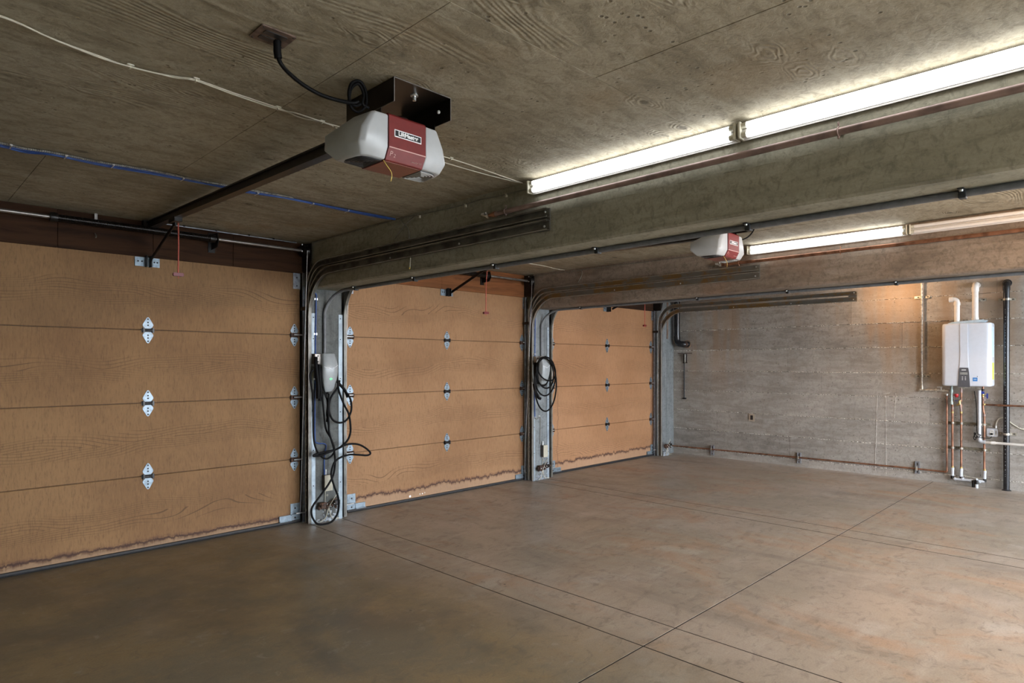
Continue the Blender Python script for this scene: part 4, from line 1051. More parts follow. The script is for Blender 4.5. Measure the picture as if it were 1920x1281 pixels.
tag(MB().tube(D['blue1'], 0.0055, 8, True).build('blue_cable', M['cable_blue']), 'blue cable down the near post to the small beige box', 'cable')
tag(MB().tube(D['blue2'], 0.0055, 8, True).build('blue_cable', M['cable_blue']), 'blue cable down the second post beside the coiled charger', 'cable')
tag(MB().tube(D['wire2'], 0.0035, 8, True).build('sensor_wire', M['cable_grey']), 'thin grey wire from the blue cable to the box on the second post', 'wire')
tag(MB().tube([(2.604, 4.93, 1.31), (2.598, 4.925, 1.2), (2.602, 4.93, 1.06), (2.606, 4.93, 0.90)], 0.0035, 8, True).build('grey_wire', M['cable_white']), 'pale wire hanging on the left edge of the near post', 'wire')
def clips(name, pts, label, grp):
    t = thing(name, pts[0], label, 'cable clip', grp)
    m = MB()
    for (x, y, z) in pts: m.cbox((x, y, z), (0.020, 0.010, 0.010)).cbox((x, y+0.004, z), (0.030, 0.006, 0.016))
    m.build('clip', M['bolt'], t)
clips('cable_clip', [(2.637, 4.942, 1.895), (2.632, 4.942, 1.60), (2.628, 4.942, 1.22)], 'small bright clips holding the blue cable on the near post', 'clips on the posts')
clips('cable_clip', [(5.357, 4.942, 1.46), (5.355, 4.942, 0.735), (5.433, 4.942, 0.742)], 'small bright clips holding the blue cable on the second post', 'clips on the posts')

def post_box(x0, x1, z0, z1, label):
    t = thing('junction_box', ((x0+x1)/2, 4.95, z0), label, 'junction box', 'beige boxes low on the posts')
    MB().box(x0, x1, 4.903, 4.950, z0, z1).build('box', M['jbox_dark'], t, bevel=0.002)
    MB().box(x0-0.002, x1+0.002, 4.899, 4.905, z0-0.002, z1+0.002).build('cover', M['jbox_beige'], t, bevel=0.0015)
    MB().rod(((x0+x1)/2-0.008, 4.94, z1), ((x0+x1)/2-0.008, 4.94, z1+0.045), 0.009, 10).build('connector', M['bolt'], t)
    MB().tube([((x0+x1)/2-0.01, 4.942, z0), ((x0+x1)/2-0.012, 4.942, z0-0.18)], 0.003, 6).ring(((x0+x1)/2+0.008, 4.94, z0-0.045), 0.007, 0.0015, 'y', 10).build('wire_tail', M['cable_white'], t)
post_box(2.695, 2.765, 0.270, 0.402, 'small beige faced box low on the near post')
post_box(5.462, 5.532, 0.268, 0.402, 'small beige faced box low on the second post')

# corroded door sensors and mineral crust at the feet of the posts
def sensors(xa, xb, label, seed):
    random.seed(seed)
    t = thing('door_sensor', ((xa+xb)/2, 4.92, 0.12), label, 'sensor', 'corroded door sensors at the feet of the posts')
    m = MB(); y = 4.925
    m.rod((xa+0.01, y, 0.145), (xb-0.01, y, 0.135), 0.006, 8)
    for i in range(16):
        x = xa+(xb-xa)*random.random(); r = random.uniform(0.008, 0.017)
        m.lathe((x, y-random.uniform(0, 0.025), 0.14+random.uniform(-0.022, 0.024)), [(0, -r), (r*0.8, -r*0.6), (r, 0), (r*0.7, r*0.8), (0, r)], random.choice('xyz'), 7)
    m.rod((xa+0.06, y, 0.14), (xb-0.02, y-0.01, 0.20), 0.005, 6)
    m.build('corroded_linkage', M['rust'], t)
    MB().cbox((xa+0.045, y-0.014, 0.150), (0.045, 0.040, 0.055)).build('sensor_body', M['rust'], t, bevel=0.006)
    MB().cbox((xb-0.045, y-0.014, 0.160), (0.055, 0.035, 0.040)).build('sensor_body', M['black'], t, bevel=0.006)
    m = MB()
    for i in range(5): m.lathe((xa+0.04+i*(xb-xa-0.08)/4, y-0.033, 0.145+random.uniform(-0.01, 0.02)), [(0, -0.004), (0.005, -0.003), (0.006, 0)], 'y', 8)
    m.build('bolt', M['bolt'], t)
    m = MB()
    m.tube([(xb-0.02, y, 0.24), (xb-0.07, y-0.01, 0.19), (xb-0.12, y-0.02, 0.13)], 0.003, 6, True)
    m.tube([((xa+xb)/2, y, 0.12), ((xa+xb)/2-0.03, y, 0.04), (xa+0.02, y-0.02, 0.015)], 0.004, 6, True)
    m.tube([((xa+xb)/2, y, 0.12), ((xa+xb)/2+0.03, y, 0.03), (xb-0.02, y-0.02, 0.02)], 0.004, 6, True)
    m.build('sensor_wire', M['cable_white'], t)
    m = MB()
    for i in range(60):
        x = random.uniform(xa+0.01, xb-0.01); z = random.uniform(0.0, 0.10)*random.random(); r = random.uniform(0.004, 0.014)
        m.lathe((x, 4.952, z), [(0, -r*0.5), (r*0.7, -r*0.4), (r, 0)], 'y', 5)
    for i in range(24):
        x = random.uniform(xa-0.02, xb+0.04); r = random.uniform(0.002, 0.007)
        m.lathe((x, random.uniform(4.90, 4.945), 0.001), [(0, r*0.6), (r*0.8, r*0.3), (r, 0)], 'z', 5)
    m.build('mineral_crust', M['crust'], t, 'white crumbly mineral crust', kind='stuff')
sensors(2.635, 2.855, 'corroded black sensor clutter at the foot of the near post', 3)
sensors(5.37, 5.58, 'corroded black sensor clutter at the foot of the second post', 5)
sensors(8.11, 8.30, 'corroded black sensor clutter at the foot of the corner post', 8)

# ------------------------------------------------------------------ cables on the ceiling
def ceiling_cable(name, pts, r, mat, label, grp=None, cl=None, twin=None):
    t = thing(name, pts[0], label, 'cable', grp)
    MB().tube(pts, r, 8, True).build('cable', mat, t)
    if twin: MB().tube(twin, r, 8, True).build('cable', mat, t)
    if cl:
        m = MB()
        for (x, y, z) in cl: m.rbox(x-0.011, x+0.011, y-0.011, y+0.011, CEIL-0.005, CEIL-0.0008, 0.003, 'z').cbox((x, y, z-0.003), (0.005, 0.013, 0.009))
        m.build('cable_mount', M['socket'], t)
    return t
z = CEIL-0.006
wc = [(-1.2, 2.38), (-0.6, 2.40), (0.0, 2.36), (0.262, 2.364), (0.391, 2.415), (0.533, 2.444), (0.631, 2.459), (0.756, 2.425), (0.815, 2.400), (0.958, 2.418), (1.132, 2.434), (1.243, 2.462), (1.328, 2.446), (1.40, 2.44)]
tw = [(-1.2, 2.385), (-0.6, 2.395), (0.0, 2.37), (0.262, 2.362), (0.391, 2.408), (0.533, 2.446), (0.631, 2.447), (0.70, 2.437), (0.756, 2.428), (0.815, 2.402), (0.958, 2.424), (1.132, 2.440), (1.2, 2.425), (1.28, 2.43), (1.37, 2.44), (1.385, 2.452)]
ceiling_cable('ceiling_cable', [(a, b, z) for a, b in wc], 0.0030, M['cable_white'], 'twin off white cable along the ceiling left of the near opener', 'off white ceiling cables', [(0.62, 2.452, z), (0.815, 2.402, z), (1.135, 2.437, z), (1.33, 2.446, z)], [(a, b, z-0.003) for a, b in tw])
ceiling_cable('ceiling_cable', [(1.40, 2.44, z), (1.7, 2.435, z), (2.018, 2.429, z), (2.225, 2.441, z), (2.45, 2.462, z), (2.575, 2.47, z)], 0.0028, M['cable_white'], 'off white cable from the near opener to the lit strip light', 'off white ceiling cables', [(2.018, 2.429, z)], [(1.40, 2.46, z), (1.8, 2.49, z), (2.2, 2.50, z), (2.5, 2.485, z), (2.572, 2.48, z)])
zb = CEIL-0.010
bl = [(-1.2, 3.72), (-0.4, 3.73), (0.2, 3.715), (0.413, 3.723), (0.513, 3.736), (0.612, 3.712), (0.812, 3.719), (1.04, 3.690), (1.296, 3.705), (1.405, 3.695), (1.527, 3.698), (1.778, 3.681), (2.145, 3.689), (2.45, 3.684), (2.57, 3.684)]
t = thing('cable_run', (1.2, 3.7, zb), 'blue cables and spiral conduit running across the ceiling above the near door', 'cable run')
MB().tube([(a, b+0.012, zb-0.002) for a, b in bl], 0.0055, 8, True).build('blue_cable', M['cable_blue'], t)
MB().tube([(a, b+0.022+0.012*math.sin(i*2.1), zb-0.006) for i, (a, b) in enumerate(bl)], 0.005, 8, True).build('blue_cable', M['cable_blue'], t)
MB().tube([(a, b+0.034+0.014*math.sin(i*1.7+1), zb) for i, (a, b) in enumerate(bl)], 0.0035, 8, True).build('white_cable', M['cable_white'], t)
# spiral conduit: a ribbed tube
pts = spline([(a, b-0.008, zb) for a, b in bl], 6)
tot = 0; seg = [0]
for a, b in zip(pts[:-1], pts[1:]): tot += (b-a).length; seg.append(tot)
ribs = []; s_ = 0.0; j = 0; k = 0
prof = []
m = MB(); ring_pts = []
while s_ < tot*0.80:
    while seg[j+1] < s_: j += 1
    f = (s_-seg[j])/(seg[j+1]-seg[j]+1e-9)
    ring_pts.append((pts[j].lerp(pts[j+1], f), 0.0062 if k % 2 == 0 else 0.0042)); s_ += 0.0045; k += 1
vs = []; n = 7
for i, (p, r) in enumerate(ring_pts):
    vs += [(p.x, p.y+r*math.cos(2*math.pi*q/n), p.z+r*math.sin(2*math.pi*q/n)) for q in range(n)]
fs = [(i*n+q, i*n+(q+1) % n, (i+1)*n+(q+1) % n, (i+1)*n+q) for i in range(len(ring_pts)-1) for q in range(n)]
m.add(vs, fs, False); m.build('spiral_conduit', M['flex'], t)
m = MB()
for x in (0.45, 0.66, 0.86, 1.19, 1.42, 1.60, 1.95, 2.2): m.cbox((x, 3.716, zb-0.011), (0.004, 0.050, 0.002)).cbox((x, 3.69, zb-0.006), (0.010, 0.006, 0.006))
m.build('cable_tie', M['bolt'], t)

t = thing('beam_cable', (2.595, 3.0, 2.34), 'thin pale cable stapled along the top of the near beam', 'cable', 'cables along the beam tops')
MB().tube([(2.594, 2.40, 2.330), (2.594, 2.566, 2.334), (2.594, 2.719, 2.338), (2.594, 2.842, 2.345), (2.594, 2.972, 2.340), (2.594, 3.15, 2.343), (2.594, 3.35, 2.350), (2.594, 3.47, 2.352), (2.594, 3.60, 2.362), (2.594, 4.2, 2.364), (2.594, 4.9, 2.362)], 0.0035, 8, True).build('cable', M['cable_grey'], t)
m = MB()
for y, zz in ((2.62, 2.332), (2.98, 2.336), (3.45, 2.344)): m.box(2.590, 2.601, y-0.006, y+0.006, zz-0.014, zz+0.006)
m.build('cable_staple', M['cable_white'], t)
t = thing('loose_wire', (2.585, 3.6, 2.3), 'loose grey wires crossing on the near beam by the blue cables', 'wire')
MB().tube([(2.575, 3.44, 2.345), (2.583, 3.50, 2.345), (2.583, 3.60, 2.305), (2.583, 3.655, 2.275), (2.583, 3.72, 2.228)], 0.0035, 8, True).build('wire', M['cable_grey'], t)
MB().tube([(2.575, 3.64, 2.345), (2.58, 3.61, 2.318), (2.58, 3.575, 2.290), (2.58, 3.553, 2.256), (2.58, 3.549, 2.205)], 0.0035, 8, True).build('wire', M['cable_grey'], t)
t = tag(MB().tube([(2.592, 3.548, 2.075), (2.592, 3.552, 2.045), (2.592, 3.556, 2.012)], 0.0035, 8, True).build('wire_stub', M['cable_white']), 'short pale wire stub with yellow tip below the near beam track', 'wire')
MB().rod((2.592, 3.556, 2.012), (2.592, 3.560, 1.998), 0.005, 8).build('wire_nut', M['wire_yellow'], t)
t = thing('beam_cable', (5.33, 3.9, 2.34), 'thin cable along the top of the brown beam with a drooping end', 'cable', 'cables along the beam tops')
MB().tube([(3.9, 4.42, z), (4.20, 4.43, z), (4.551, 4.439, z), (4.751, 4.40, z), (4.981, 4.415, z), (5.15, 4.45, z), (5.30, 4.45, z)], 0.0035, 8, True).build('ceiling_part', M['cable_white'], t)
MB().tube([(5.334, 4.9, 2.35), (5.334, 4.45, 2.352), (5.334, 4.0, 2.352), (5.334, 3.2, 2.345), (5.334, 2.8, 2.34), (5.334, 2.42, 2.335)], 0.0035, 8, True).build('beam_part', M['cable_grey'], t)
MB().tube([(5.333, 4.26, 2.352), (5.325, 4.23, 2.33), (5.325, 4.24, 2.28), (5.33, 4.29, 2.222)], 0.0035, 8, True).build('drooping_end', M['cable_grey'], t)

# ------------------------------------------------------------------ water heater
t = thing('water_heater', (8.53, 1.34, 1.10), 'white tankless water heater hanging on the far concrete wall', 'water heater')
def rr(x0, x1, y0, y1, r, n=5):
    """front edges (x0) rounded"""
    P = [(x1, y0), (x1, y1)]
    for i in range(n+1):
        a = math.pi/2*i/n; P.append((x0+r-r*math.sin(a), y1-r+r*math.cos(a)))
    for i in range(n+1):
        a = math.pi/2*i/n; P.append((x0+r-r*math.cos(a), y0+r-r*math.sin(a)))
    return P
H0, H1 = 1.107, 1.786
rings = []
for z_, ins in ((H0, 0.012), (H0+0.008, 0.002), (H0+0.02, 0), (H1-0.02, 0), (H1-0.006, 0.003), (H1, 0.012)):
    rings.append((z_, rr(8.285+ins, 8.50, 1.118+ins, 1.560-ins, 0.045)))
loft(rings, M['heater'], 'casing', t)
MB().box(8.50, 8.546, 1.15, 1.53, 1.12, 1.77).build('back_plate', M['galv'], t)
# raised spine of the cover, then the control panel
sp = [(1.388, H1-0.004), (1.386, 1.42), (1.394, 1.31), (1.312, 1.31), (1.319, 1.42), (1.321, H1-0.004)]
MB().prism(sp, 'x', 8.278, 8.287).build('cover_spine', M['heater'], t, bevel=0.002)
cp = MB().prism([(1.392, 1.306), (1.316, 1.306), (1.308, 1.26), (1.300, 1.13), (1.300, 1.098), (1.404, 1.098), (1.404, 1.13), (1.398, 1.26)], 'x', 8.276, 8.288).build('control_panel', M['heater_dark'], t, 'slate grey control panel', bevel=0.003)
MB().box(8.2745, 8.277, 1.334, 1.374, 1.278, 1.286).build('logo_bar', M['print_white'], cp)
MB().box(8.2745, 8.277, 1.321, 1.387, 1.232, 1.256).build('display', M['lcd'], cp)
for yy in (1.366, 1.339):
    for zz in (1.206, 1.191, 1.176): MB().rbox(8.2740, 8.277, yy-0.005, yy+0.005, zz-0.003, zz+0.003, 0.001, 'x').build('button', M['print_white'], cp)
MB().box(8.283, 8.2855, 1.235, 1.276, 1.162, 1.201).build('badge', M['sticker_blue'], t, 'blue square sticker')
MB().box(8.2822, 8.2835, 1.243, 1.268, 1.178, 1.186).build('badge_print', M['sticker_pale'], t)
MB().lathe((8.286, 1.236, 1.213), [(0, -0.003), (0.004, -0.002), (0.0045, 0)], 'x', 8).build('screw', M['black'], t)
MB().box(8.36, 8.45, 1.1165, 1.1185, 1.18, 1.36).build('side_label', M['sticker_yellow'], t, 'yellow green label on the side')
MB().box(8.35, 8.46, 1.1168, 1.1185, 1.42, 1.74).build('side_label', M['sticker_pale'], t)
MB().prism([(1.51, 1.786), (1.51, 1.794), (1.47, 1.806), (1.30, 1.818), (1.20, 1.822), (1.165, 1.812), (1.19, 1.795), (1.30, 1.786)], 'x', 8.35, 8.47).build('top_gasket', M['sticker_pale'], t)
m = MB().cbox((8.36, 1.34, 1.092), (0.05, 0.15, 0.018)).cbox((8.36, 1.25, 1.085), (0.04, 0.05, 0.014)).cbox((8.35, 1.37, 1.08), (0.02, 0.016, 0.02))
m.build('bottom_bracket', M['strut'], t)

def vent(name, pts, r, label, ends, grp='white plastic vents above the heater'):
    t = thing(name, pts[0], label, 'vent pipe', grp)
    MB().tube(pts, r, 18).build('pipe', M['pvc'], t)
    for a, b in ends: MB().rod(a, b, r*1.17, 18).build('coupling', M['pvc'], t)
    return t
def elbow(p, d0, d1, R_, n=7):
    """quarter turn that starts at p going d0 and leaves going d1"""
    p, d0, d1 = Vector(p), Vector(d0), Vector(d1)
    return [p + d0*R_*math.sin(math.pi/2*i/n) + d1*R_*(1-math.cos(math.pi/2*i/n)) for i in range(n+1)]
e = elbow((8.38, 1.432, 2.022), (0, 0, 1), (0, 1, 0), 0.034)
vent('vent_pipe', [(8.38, 1.432, 1.80)]+e+[(8.38, 1.505, 2.056)], 0.0265, 'short white vent pipe with an elbow on top of the heater', [((8.38, 1.432, 1.99), (8.38, 1.432, 2.022)), ((8.38, 1.466, 2.056), (8.38, 1.503, 2.056))])
e = elbow((8.40, 1.272, 2.175), (0, 0, 1), (1, 0, 0), 0.036)
tv = vent('vent_pipe', [(8.40, 1.272, 1.815)]+e+[(8.56, 1.272, 2.211)], 0.0285, 'tall white vent pipe from the heater into the wall', [((8.40, 1.272, 2.13), (8.40, 1.272, 2.178)), ((8.40, 1.272, 1.818), (8.40, 1.272, 1.845))])

def wall_strut(y0, y1, zc, label, mat, horizontal=True, h=0.028):
    t = thing('strut', (8.54, (y0+y1)/2, zc), label, 'strut', 'slotted struts on the far wall')
    if horizontal:
        MB().box(8.526, 8.552, y0, y1, zc-h/2, zc+h/2).build('channel', mat, t)
        m = MB(); y = y0+0.02
        while y < y1-0.01:
            m.box(8.5245, 8.5265, y-0.008, y+0.008, zc-0.005, zc+0.005); y += 0.032
        if mat is not M['strut_dull']: m.build('slot', M['slot'], t)
        MB().box(8.522, 8.527, y0, y1, zc+h/2-0.005, zc+h/2).box(8.522, 8.527, y0, y1, zc-h/2, zc-h/2+0.005).build('lip', mat, t)
    else:
        MB().box(8.526, 8.552, (y0+y1)/2-h/2, (y0+y1)/2+h/2, zc[0], zc[1]).build('channel', mat, t)
    return t
def strap(y, zc, r, x=8.50, mat=None, w=0.022):
    m = MB().tube([(8.53, y-r-0.012, zc), (8.522, y-r-0.002, zc)], 0.003, 6)
    pts = [(8.527, y+(r+0.004), zc)]+[(x-(r+0.003)*math.sin(a), y+(r+0.003)*math.cos(a), zc) for a in [math.pi*i/8 for i in range(9)]]+[(8.527, y-(r+0.004), zc)]
    m.sweep(pts, [(-w/2, -0.0015), (w/2, -0.0015), (w/2, 0.0015), (-w/2, 0.0015)], True, False, (0, 0, 1))
    m.lathe((x-r-0.005, y, zc), [(0, -0.006), (0.005, -0.005), (0.006, 0)], 'x', 8)
    return m
def strapped(y0, y1, zc, label, mat, items):
    t = wall_strut(y0, y1, zc, label, mat)
    for y, r, x in items: strap(y, zc, r, x).build('pipe_strap', M['strut'], t)
strapped(1.715, 1.868, 2.116, 'upper short strut holding the galvanised riser', M['strut'], [(1.790, 0.013, 8.505)])
strapped(1.715, 1.868, 1.205, 'lower short strut holding the galvanised riser', M['strut'], [(1.790, 0.013, 8.505)])
strapped(1.195, 1.338, 2.046, 'short strut behind the tall white vent pipe', M['strut'], [(1.272, 0.029, 8.42)])
strapped(0.942, 1.088, 2.034, 'short strut near the top of the black drain pipe', M['strut'], [(1.014, 0.031, 8.49)])
strapped(0.934, 1.075, 0.601, 'short strut near the foot of the black drain pipe', M['strut'], [(1.014, 0.031, 8.49)])
strapped(1.160, 1.548, 0.689, 'long dull strut behind the copper pipes, upper of two', M['strut_dull'], [(1.493, 0.0115, 8.49), (1.412, 0.0115, 8.49), (1.244, 0.018, 8.48), (1.206, 0.0115, 8.49)])
strapped(1.160, 1.548, 0.412, 'long dull strut behind the copper pipes, lower of two', M['strut_dull'], [(1.493, 0.0115, 8.49), (1.412, 0.0115, 8.49), (1.203, 0.0115, 8.49)])

# black drain pipe
t = thing('drain_pipe', (8.49, 1.014, 0), 'tall glossy black drain pipe right of the water heater', 'drain pipe')
e = elbow((8.49, 1.014, 2.165), (0, 0, 1), (1, 0, 0), 0.045)
MB().tube([(8.49, 1.014, 0.0), (8.49, 1.014, 2.15)], 0.0285, 20).build('pipe', M['abs'], t)
MB().tube([(8.49, 1.014, 2.13)]+e+[(8.56, 1.014, 2.210)], 0.033, 20).build('elbow', M['abs'], t)
MB().ring((8.546, 1.014, 2.210), 0.037, 0.005, 'x', 24).build('escutcheon', M['abs'], t)
MB().lathe((8.49, 1.014, 0), [(0.029, 0.014), (0.040, 0.004), (0.044, 0)], 'z', 20).build('floor_collar', M['seal'], t)
m = MB()
random.seed(4)
zz = 0.15
while zz < 1.95:
    L = random.uniform(0.008, 0.04); m.box(8.4616, 8.4626, 1.0195, 1.0215, zz, zz+L*0.35); zz += L+random.uniform(0.004, 0.015)
m.build('pipe_print', M['pvc_grey'], t, kind='stuff')

# galvanised gas riser
t = thing('gas_riser', (8.505, 1.79, 1.045), 'galvanised riser left of the heater with a valve run at its foot', 'pipe')
MB().rod((8.505, 1.790, 1.045), (8.505, 1.790, CEIL), 0.0125, 14).build('riser', M['galv_pipe'], t)
MB().rod((8.505, 1.812, 1.045), (8.505, 1.50, 1.045), 0.0105, 12).build('cross_run', M['galv_pipe'], t)
for (y0, y1, r) in ((1.812, 1.776, 0.019), (1.70, 1.672, 0.015), (1.66, 1.645, 0.019), (1.635, 1.600, 0.015), (1.59, 1.57, 0.019), (1.545, 1.520, 0.016)):
    MB().rod((8.505, y0, 1.045), (8.505, y1, 1.045), r, 10).build('coupling', M['galv_pipe'], t)
MB().rod((8.505, 1.79, 1.055), (8.505, 1.79, 1.085), 0.018, 12).build('coupling', M['galv_pipe'], t)
MB().rod((8.495, 1.60, 1.05), (8.485, 1.60, 1.085), 0.006, 8).cbox((8.484, 1.612, 1.085), (0.008, 0.05, 0.010)).build('valve_handle', M['bolt'], t)

# copper run along the foot of the wall, turning up beside the heater pipes
t = thing('copper_pipe', (8.50, 3.2, 0.12), 'copper pipe along the foot of the far wall turning up by the heater', 'pipe')
e = elbow((8.50, 1.565, 0.132), (0, -1, 0), (0, 0, 1), 0.018)
MB().tube([(8.50, 5.03, 0.112), (8.50, 3.2, 0.126), (8.50, 1.9, 0.134)]+e+[(8.50, 1.547, 0.99)], 0.0095, 12).build('pipe', M['copper'], t)
MB().tube([(8.50, 1.572, 0.132)]+e+[(8.50, 1.547, 0.162)], 0.0125, 12).build('elbow', M['copper'], t)
MB().lathe((8.50, 1.547, 0.99), [(0.010, 0), (0.010, 0.012), (0.022, 0.014), (0.022, 0.020), (0, 0.022)], 'z', 14).build('end_cap', M['bolt'], t)
for y in (4.389, 3.174, 1.84):
    s_ = thing('wall_clip', (8.54, y, 0.1), {4.389: 'upright strut clip on the low copper pipe nearest the corner', 3.174: 'upright strut clip midway along the low copper pipe', 1.84: 'upright strut clip on the low copper pipe nearest the heater'}[y], 'pipe clip', 'upright strut clips on the low copper pipe')
    z0 = {4.389: 0.03, 3.174: 0.045, 1.84: 0.075}[y]
    zp = 0.112+(5.03-y)*0.007
    MB().box(8.527, 8.552, y-0.022, y+0.022, z0, z0+0.140).build('channel', M['galv'], s_)
    MB().box(8.522, 8.528, y-0.022, y-0.014, z0, z0+0.14).box(8.522, 8.528, y+0.014, y+0.022, z0, z0+0.14).build('lip', M['galv'], s_)
    MB().cbox((8.492, y, zp), (0.030, 0.018, 0.034)).cbox((8.485, y, zp+0.02), (0.012, 0.012, 0.014)).build('clamp', M['strut'], s_, bevel=0.003)
    MB().cbox((8.5265, y, z0+0.11), (0.002, 0.010, 0.03)).cbox((8.5265, y, z0+0.02), (0.002, 0.010, 0.02)).build('slot', M['slot'], s_)

# pipes hanging under the heater
def riser(y, x, segs, label, grp='copper pipes below the heater', jog=None):
    t = thing('copper_riser', (x, y, 0.2), label, 'pipe', grp)
    for z0, z1, r, mt, nm in segs:
        MB().rod((x, y, z0), (x, y, z1), r, 14).build(nm, M[mt], t)
    return t
t = riser(1.493, 8.49, [(0.19, 0.93, 0.0105, 'copper', 'pipe'), (0.80, 0.815, 0.0135, 'brass', 'coupling'), (0.84, 0.865, 0.0135, 'copper_old', 'coupling')], 'copper riser with pale grey valve body under the heater left side')
MB().rod((8.475, 1.500, 0.90), (8.475, 1.500, 1.11), 0.013, 12).rod((8.475, 1.500, 0.895), (8.475, 1.500, 0.925), 0.019, 10).rod((8.475, 1.500, 1.03), (8.475, 1.500, 1.06), 0.018, 10).build('valve_body', M['valve_grey'], t)
MB().rod((8.475, 1.483, 1.0), (8.475, 1.462, 1.0), 0.006, 8).lathe((8.470, 1.452, 0.995), [(0, -0.02), (0.012, -0.018), (0.021, 0.004), (0.018, 0.02), (0, 0.022)], 'z', 3+5).build('valve_handle', M['valve_red'], t, 'red valve handle')
m = MB()
for k in range(5): m.rod((8.49, 1.478, 0.93+k*0.02), (8.49, 1.478, 0.938+k*0.02), 0.008, 8)
m.build('fitting', M['copper_old'], t)
t = riser(1.412, 8.49, [(0.19, 0.90, 0.0105, 'copper', 'pipe'), (0.80, 0.82, 0.0135, 'brass', 'coupling'), (0.93, 1.11, 0.010, 'copper', 'upper_pipe'), (1.03, 1.10, 0.013, 'copper_old', 'sleeve')], 'copper riser with small brass valve under the heater')
MB().tube([(8.49, 1.412, 0.82), (8.486, 1.418, 0.88), (8.49, 1.422, 0.93), (8.49, 1.413, 0.96)], 0.012, 10, True).build('bent_fitting', M['copper_old'], t)
MB().rod((8.478, 1.436, 0.895), (8.462, 1.442, 0.895), 0.011, 10).rod((8.478, 1.430, 0.925), (8.470, 1.420, 0.925), 0.012, 10).rod((8.48, 1.425, 0.90), (8.48, 1.425, 0.945), 0.013, 10).build('brass_valve', M['brass'], t)
MB().box(8.470, 8.474, 1.436, 1.470, 0.934, 0.940).build('valve_lever', M['valve_blue'], t)
t = riser(1.205, 8.49, [(0.19, 0.80, 0.0105, 'copper', 'pipe'), (0.78, 0.80, 0.0145, 'copper_old', 'coupling'), (0.90, 0.915, 0.014, 'brass', 'coupling'), (0.95, 0.965, 0.013, 'copper_old', 'coupling')], 'copper riser with blue valves under the heater right side')
MB().tube([(8.49, 1.205, 0.80), (8.49, 1.214, 0.85), (8.49, 1.216, 0.95), (8.49, 1.216, 1.11)], 0.0105, 12, True).build('upper_pipe', M['copper'], t)
MB().rod((8.485, 1.222, 1.005), (8.485, 1.205, 1.005), 0.014, 10).rod((8.485, 1.216, 0.99), (8.485, 1.216, 1.05), 0.014, 10).build('brass_valve', M['brass'], t)
MB().cbox((8.470, 1.236, 1.040), (0.03, 0.026, 0.020)).cbox((8.470, 1.216, 1.035), (0.02, 0.03, 0.028)).build('valve_knob', M['valve_blue'], t, 'blue valve knob')
MB().rod((8.485, 1.205, 1.00), (8.485, 1.182, 1.00), 0.005, 8).cbox((8.482, 1.178, 1.00), (0.012, 0.014, 0.055)).build('valve_handle', M['valve_blue'], t, 'blue valve handle')
MB().lathe((8.484, 1.216, 1.062), [(0, -0.012), (0.012, -0.01), (0.014, 0.012), (0, 0.014)], 'z', 10).build('union_nut', M['black'], t)
t = thing('copper_branch', (8.48, 1.0, 0.9), 'copper branch running right from the blue valve riser across the drain pipe', 'pipe')
MB().tube([(8.49, 1.205, 0.906), (8.476, 1.15, 0.905), (8.444, 1.074, 0.906), (8.444, 1.05, 0.906), (8.444, -2.5, 0.890)], 0.0095, 12).build('pipe', M['copper'], t)
MB().rod((8.444, 1.082, 0.906), (8.444, 1.050, 0.906), 0.013, 12).build('coupling', M['copper'], t)
MB().rod((8.444, 0.985, 0.905), (8.444, 0.965, 0.905), 0.012, 12).build('coupling', M['copper'], t)
t = thing('condensate_drain', (8.46, 1.244, 0.5), 'pale plastic drain from the heater turning right at knee height', 'pipe')
e = elbow((8.455, 1.244, 0.535), (0, 0, -1), (0, -1, 0), 0.032)
MB().tube([(8.455, 1.244, 1.06)]+e, 0.0165, 16).build('down_pipe', M['pvc_grey'], t)
MB().tube([(8.455, 1.212, 0.503), (8.43, 1.14, 0.503), (8.43, -2.5, 0.49)], 0.0135, 14).build('cross_pipe', M['pvc'], t)
MB().tube([(8.455, 1.244, 0.56)]+e+[(8.448, 1.19, 0.503)], 0.0195, 16).build('elbow', M['pvc_grey'], t)
MB().rod((8.43, 1.14, 0.503), (8.43, 1.10, 0.503), 0.017, 14).build('coupling', M['pvc'], t)
t = tag(MB().tube([(8.44, 1.285, 1.05), (8.46, 1.272, 0.9), (8.46, 1.268, 0.72), (8.45, 1.265, 0.62), (8.435, 1.25, 0.585), (8.43, 1.23, 0.58), (8.44, 1.245, 0.555), (8.44, 1.28, 0.55), (8.44, 1.285, 0.60), (8.43, 1.25, 0.555), (8.46, 1.16, 0.545), (8.48, 1.14, 0.565)], 0.0035, 8, True).tube([(8.44, 1.27, 0.60), (8.44, 1.292, 0.55), (8.44, 1.28, 0.52), (8.44, 1.265, 0.56)], 0.004, 8, True).build('power_cord', M['rubber']), 'black cord wound round the pale drain and into the outlet box', 'power cord')
# manifold at the floor
t = thing('floor_manifold', (8.47, 1.33, 0), 'pale grey pipe manifold at the floor under the copper risers', 'manifold')
for y in (1.493, 1.412, 1.203):
    MB().rod((8.49, y, 0.10), (8.49, y, 0.185), 0.0155, 14).rod((8.49, y, 0.165), (8.49, y, 0.190), 0.018, 14).build('sleeve', M['pvc_grey'], t)
    MB().rod((8.49, y, 0.188), (8.49, y, 0.206), 0.013, 12).build('ring', M['brass'], t)
    MB().rod((8.49, y, 0.066), (8.49, y, 0.10), 0.017, 12).build('elbow', M['black'], t)
MB().rod((8.485, 1.485, 0.066), (8.475, 1.30, 0.070), 0.0135, 12).rod((8.49, 1.412, 0.085), (8.475, 1.39, 0.078), 0.014, 12).rod((8.485, 1.203, 0.072), (8.470, 1.27, 0.070), 0.0135, 12).build('cross_pipe', M['pvc_grey'], t)
for a, b in ((1.475, 1.46), (1.335, 1.31), (1.255, 1.235)): MB().rod((8.48, a, 0.068), (8.48, b, 0.068), 0.0175, 12).build('coupling', M['pvc_grey'], t)
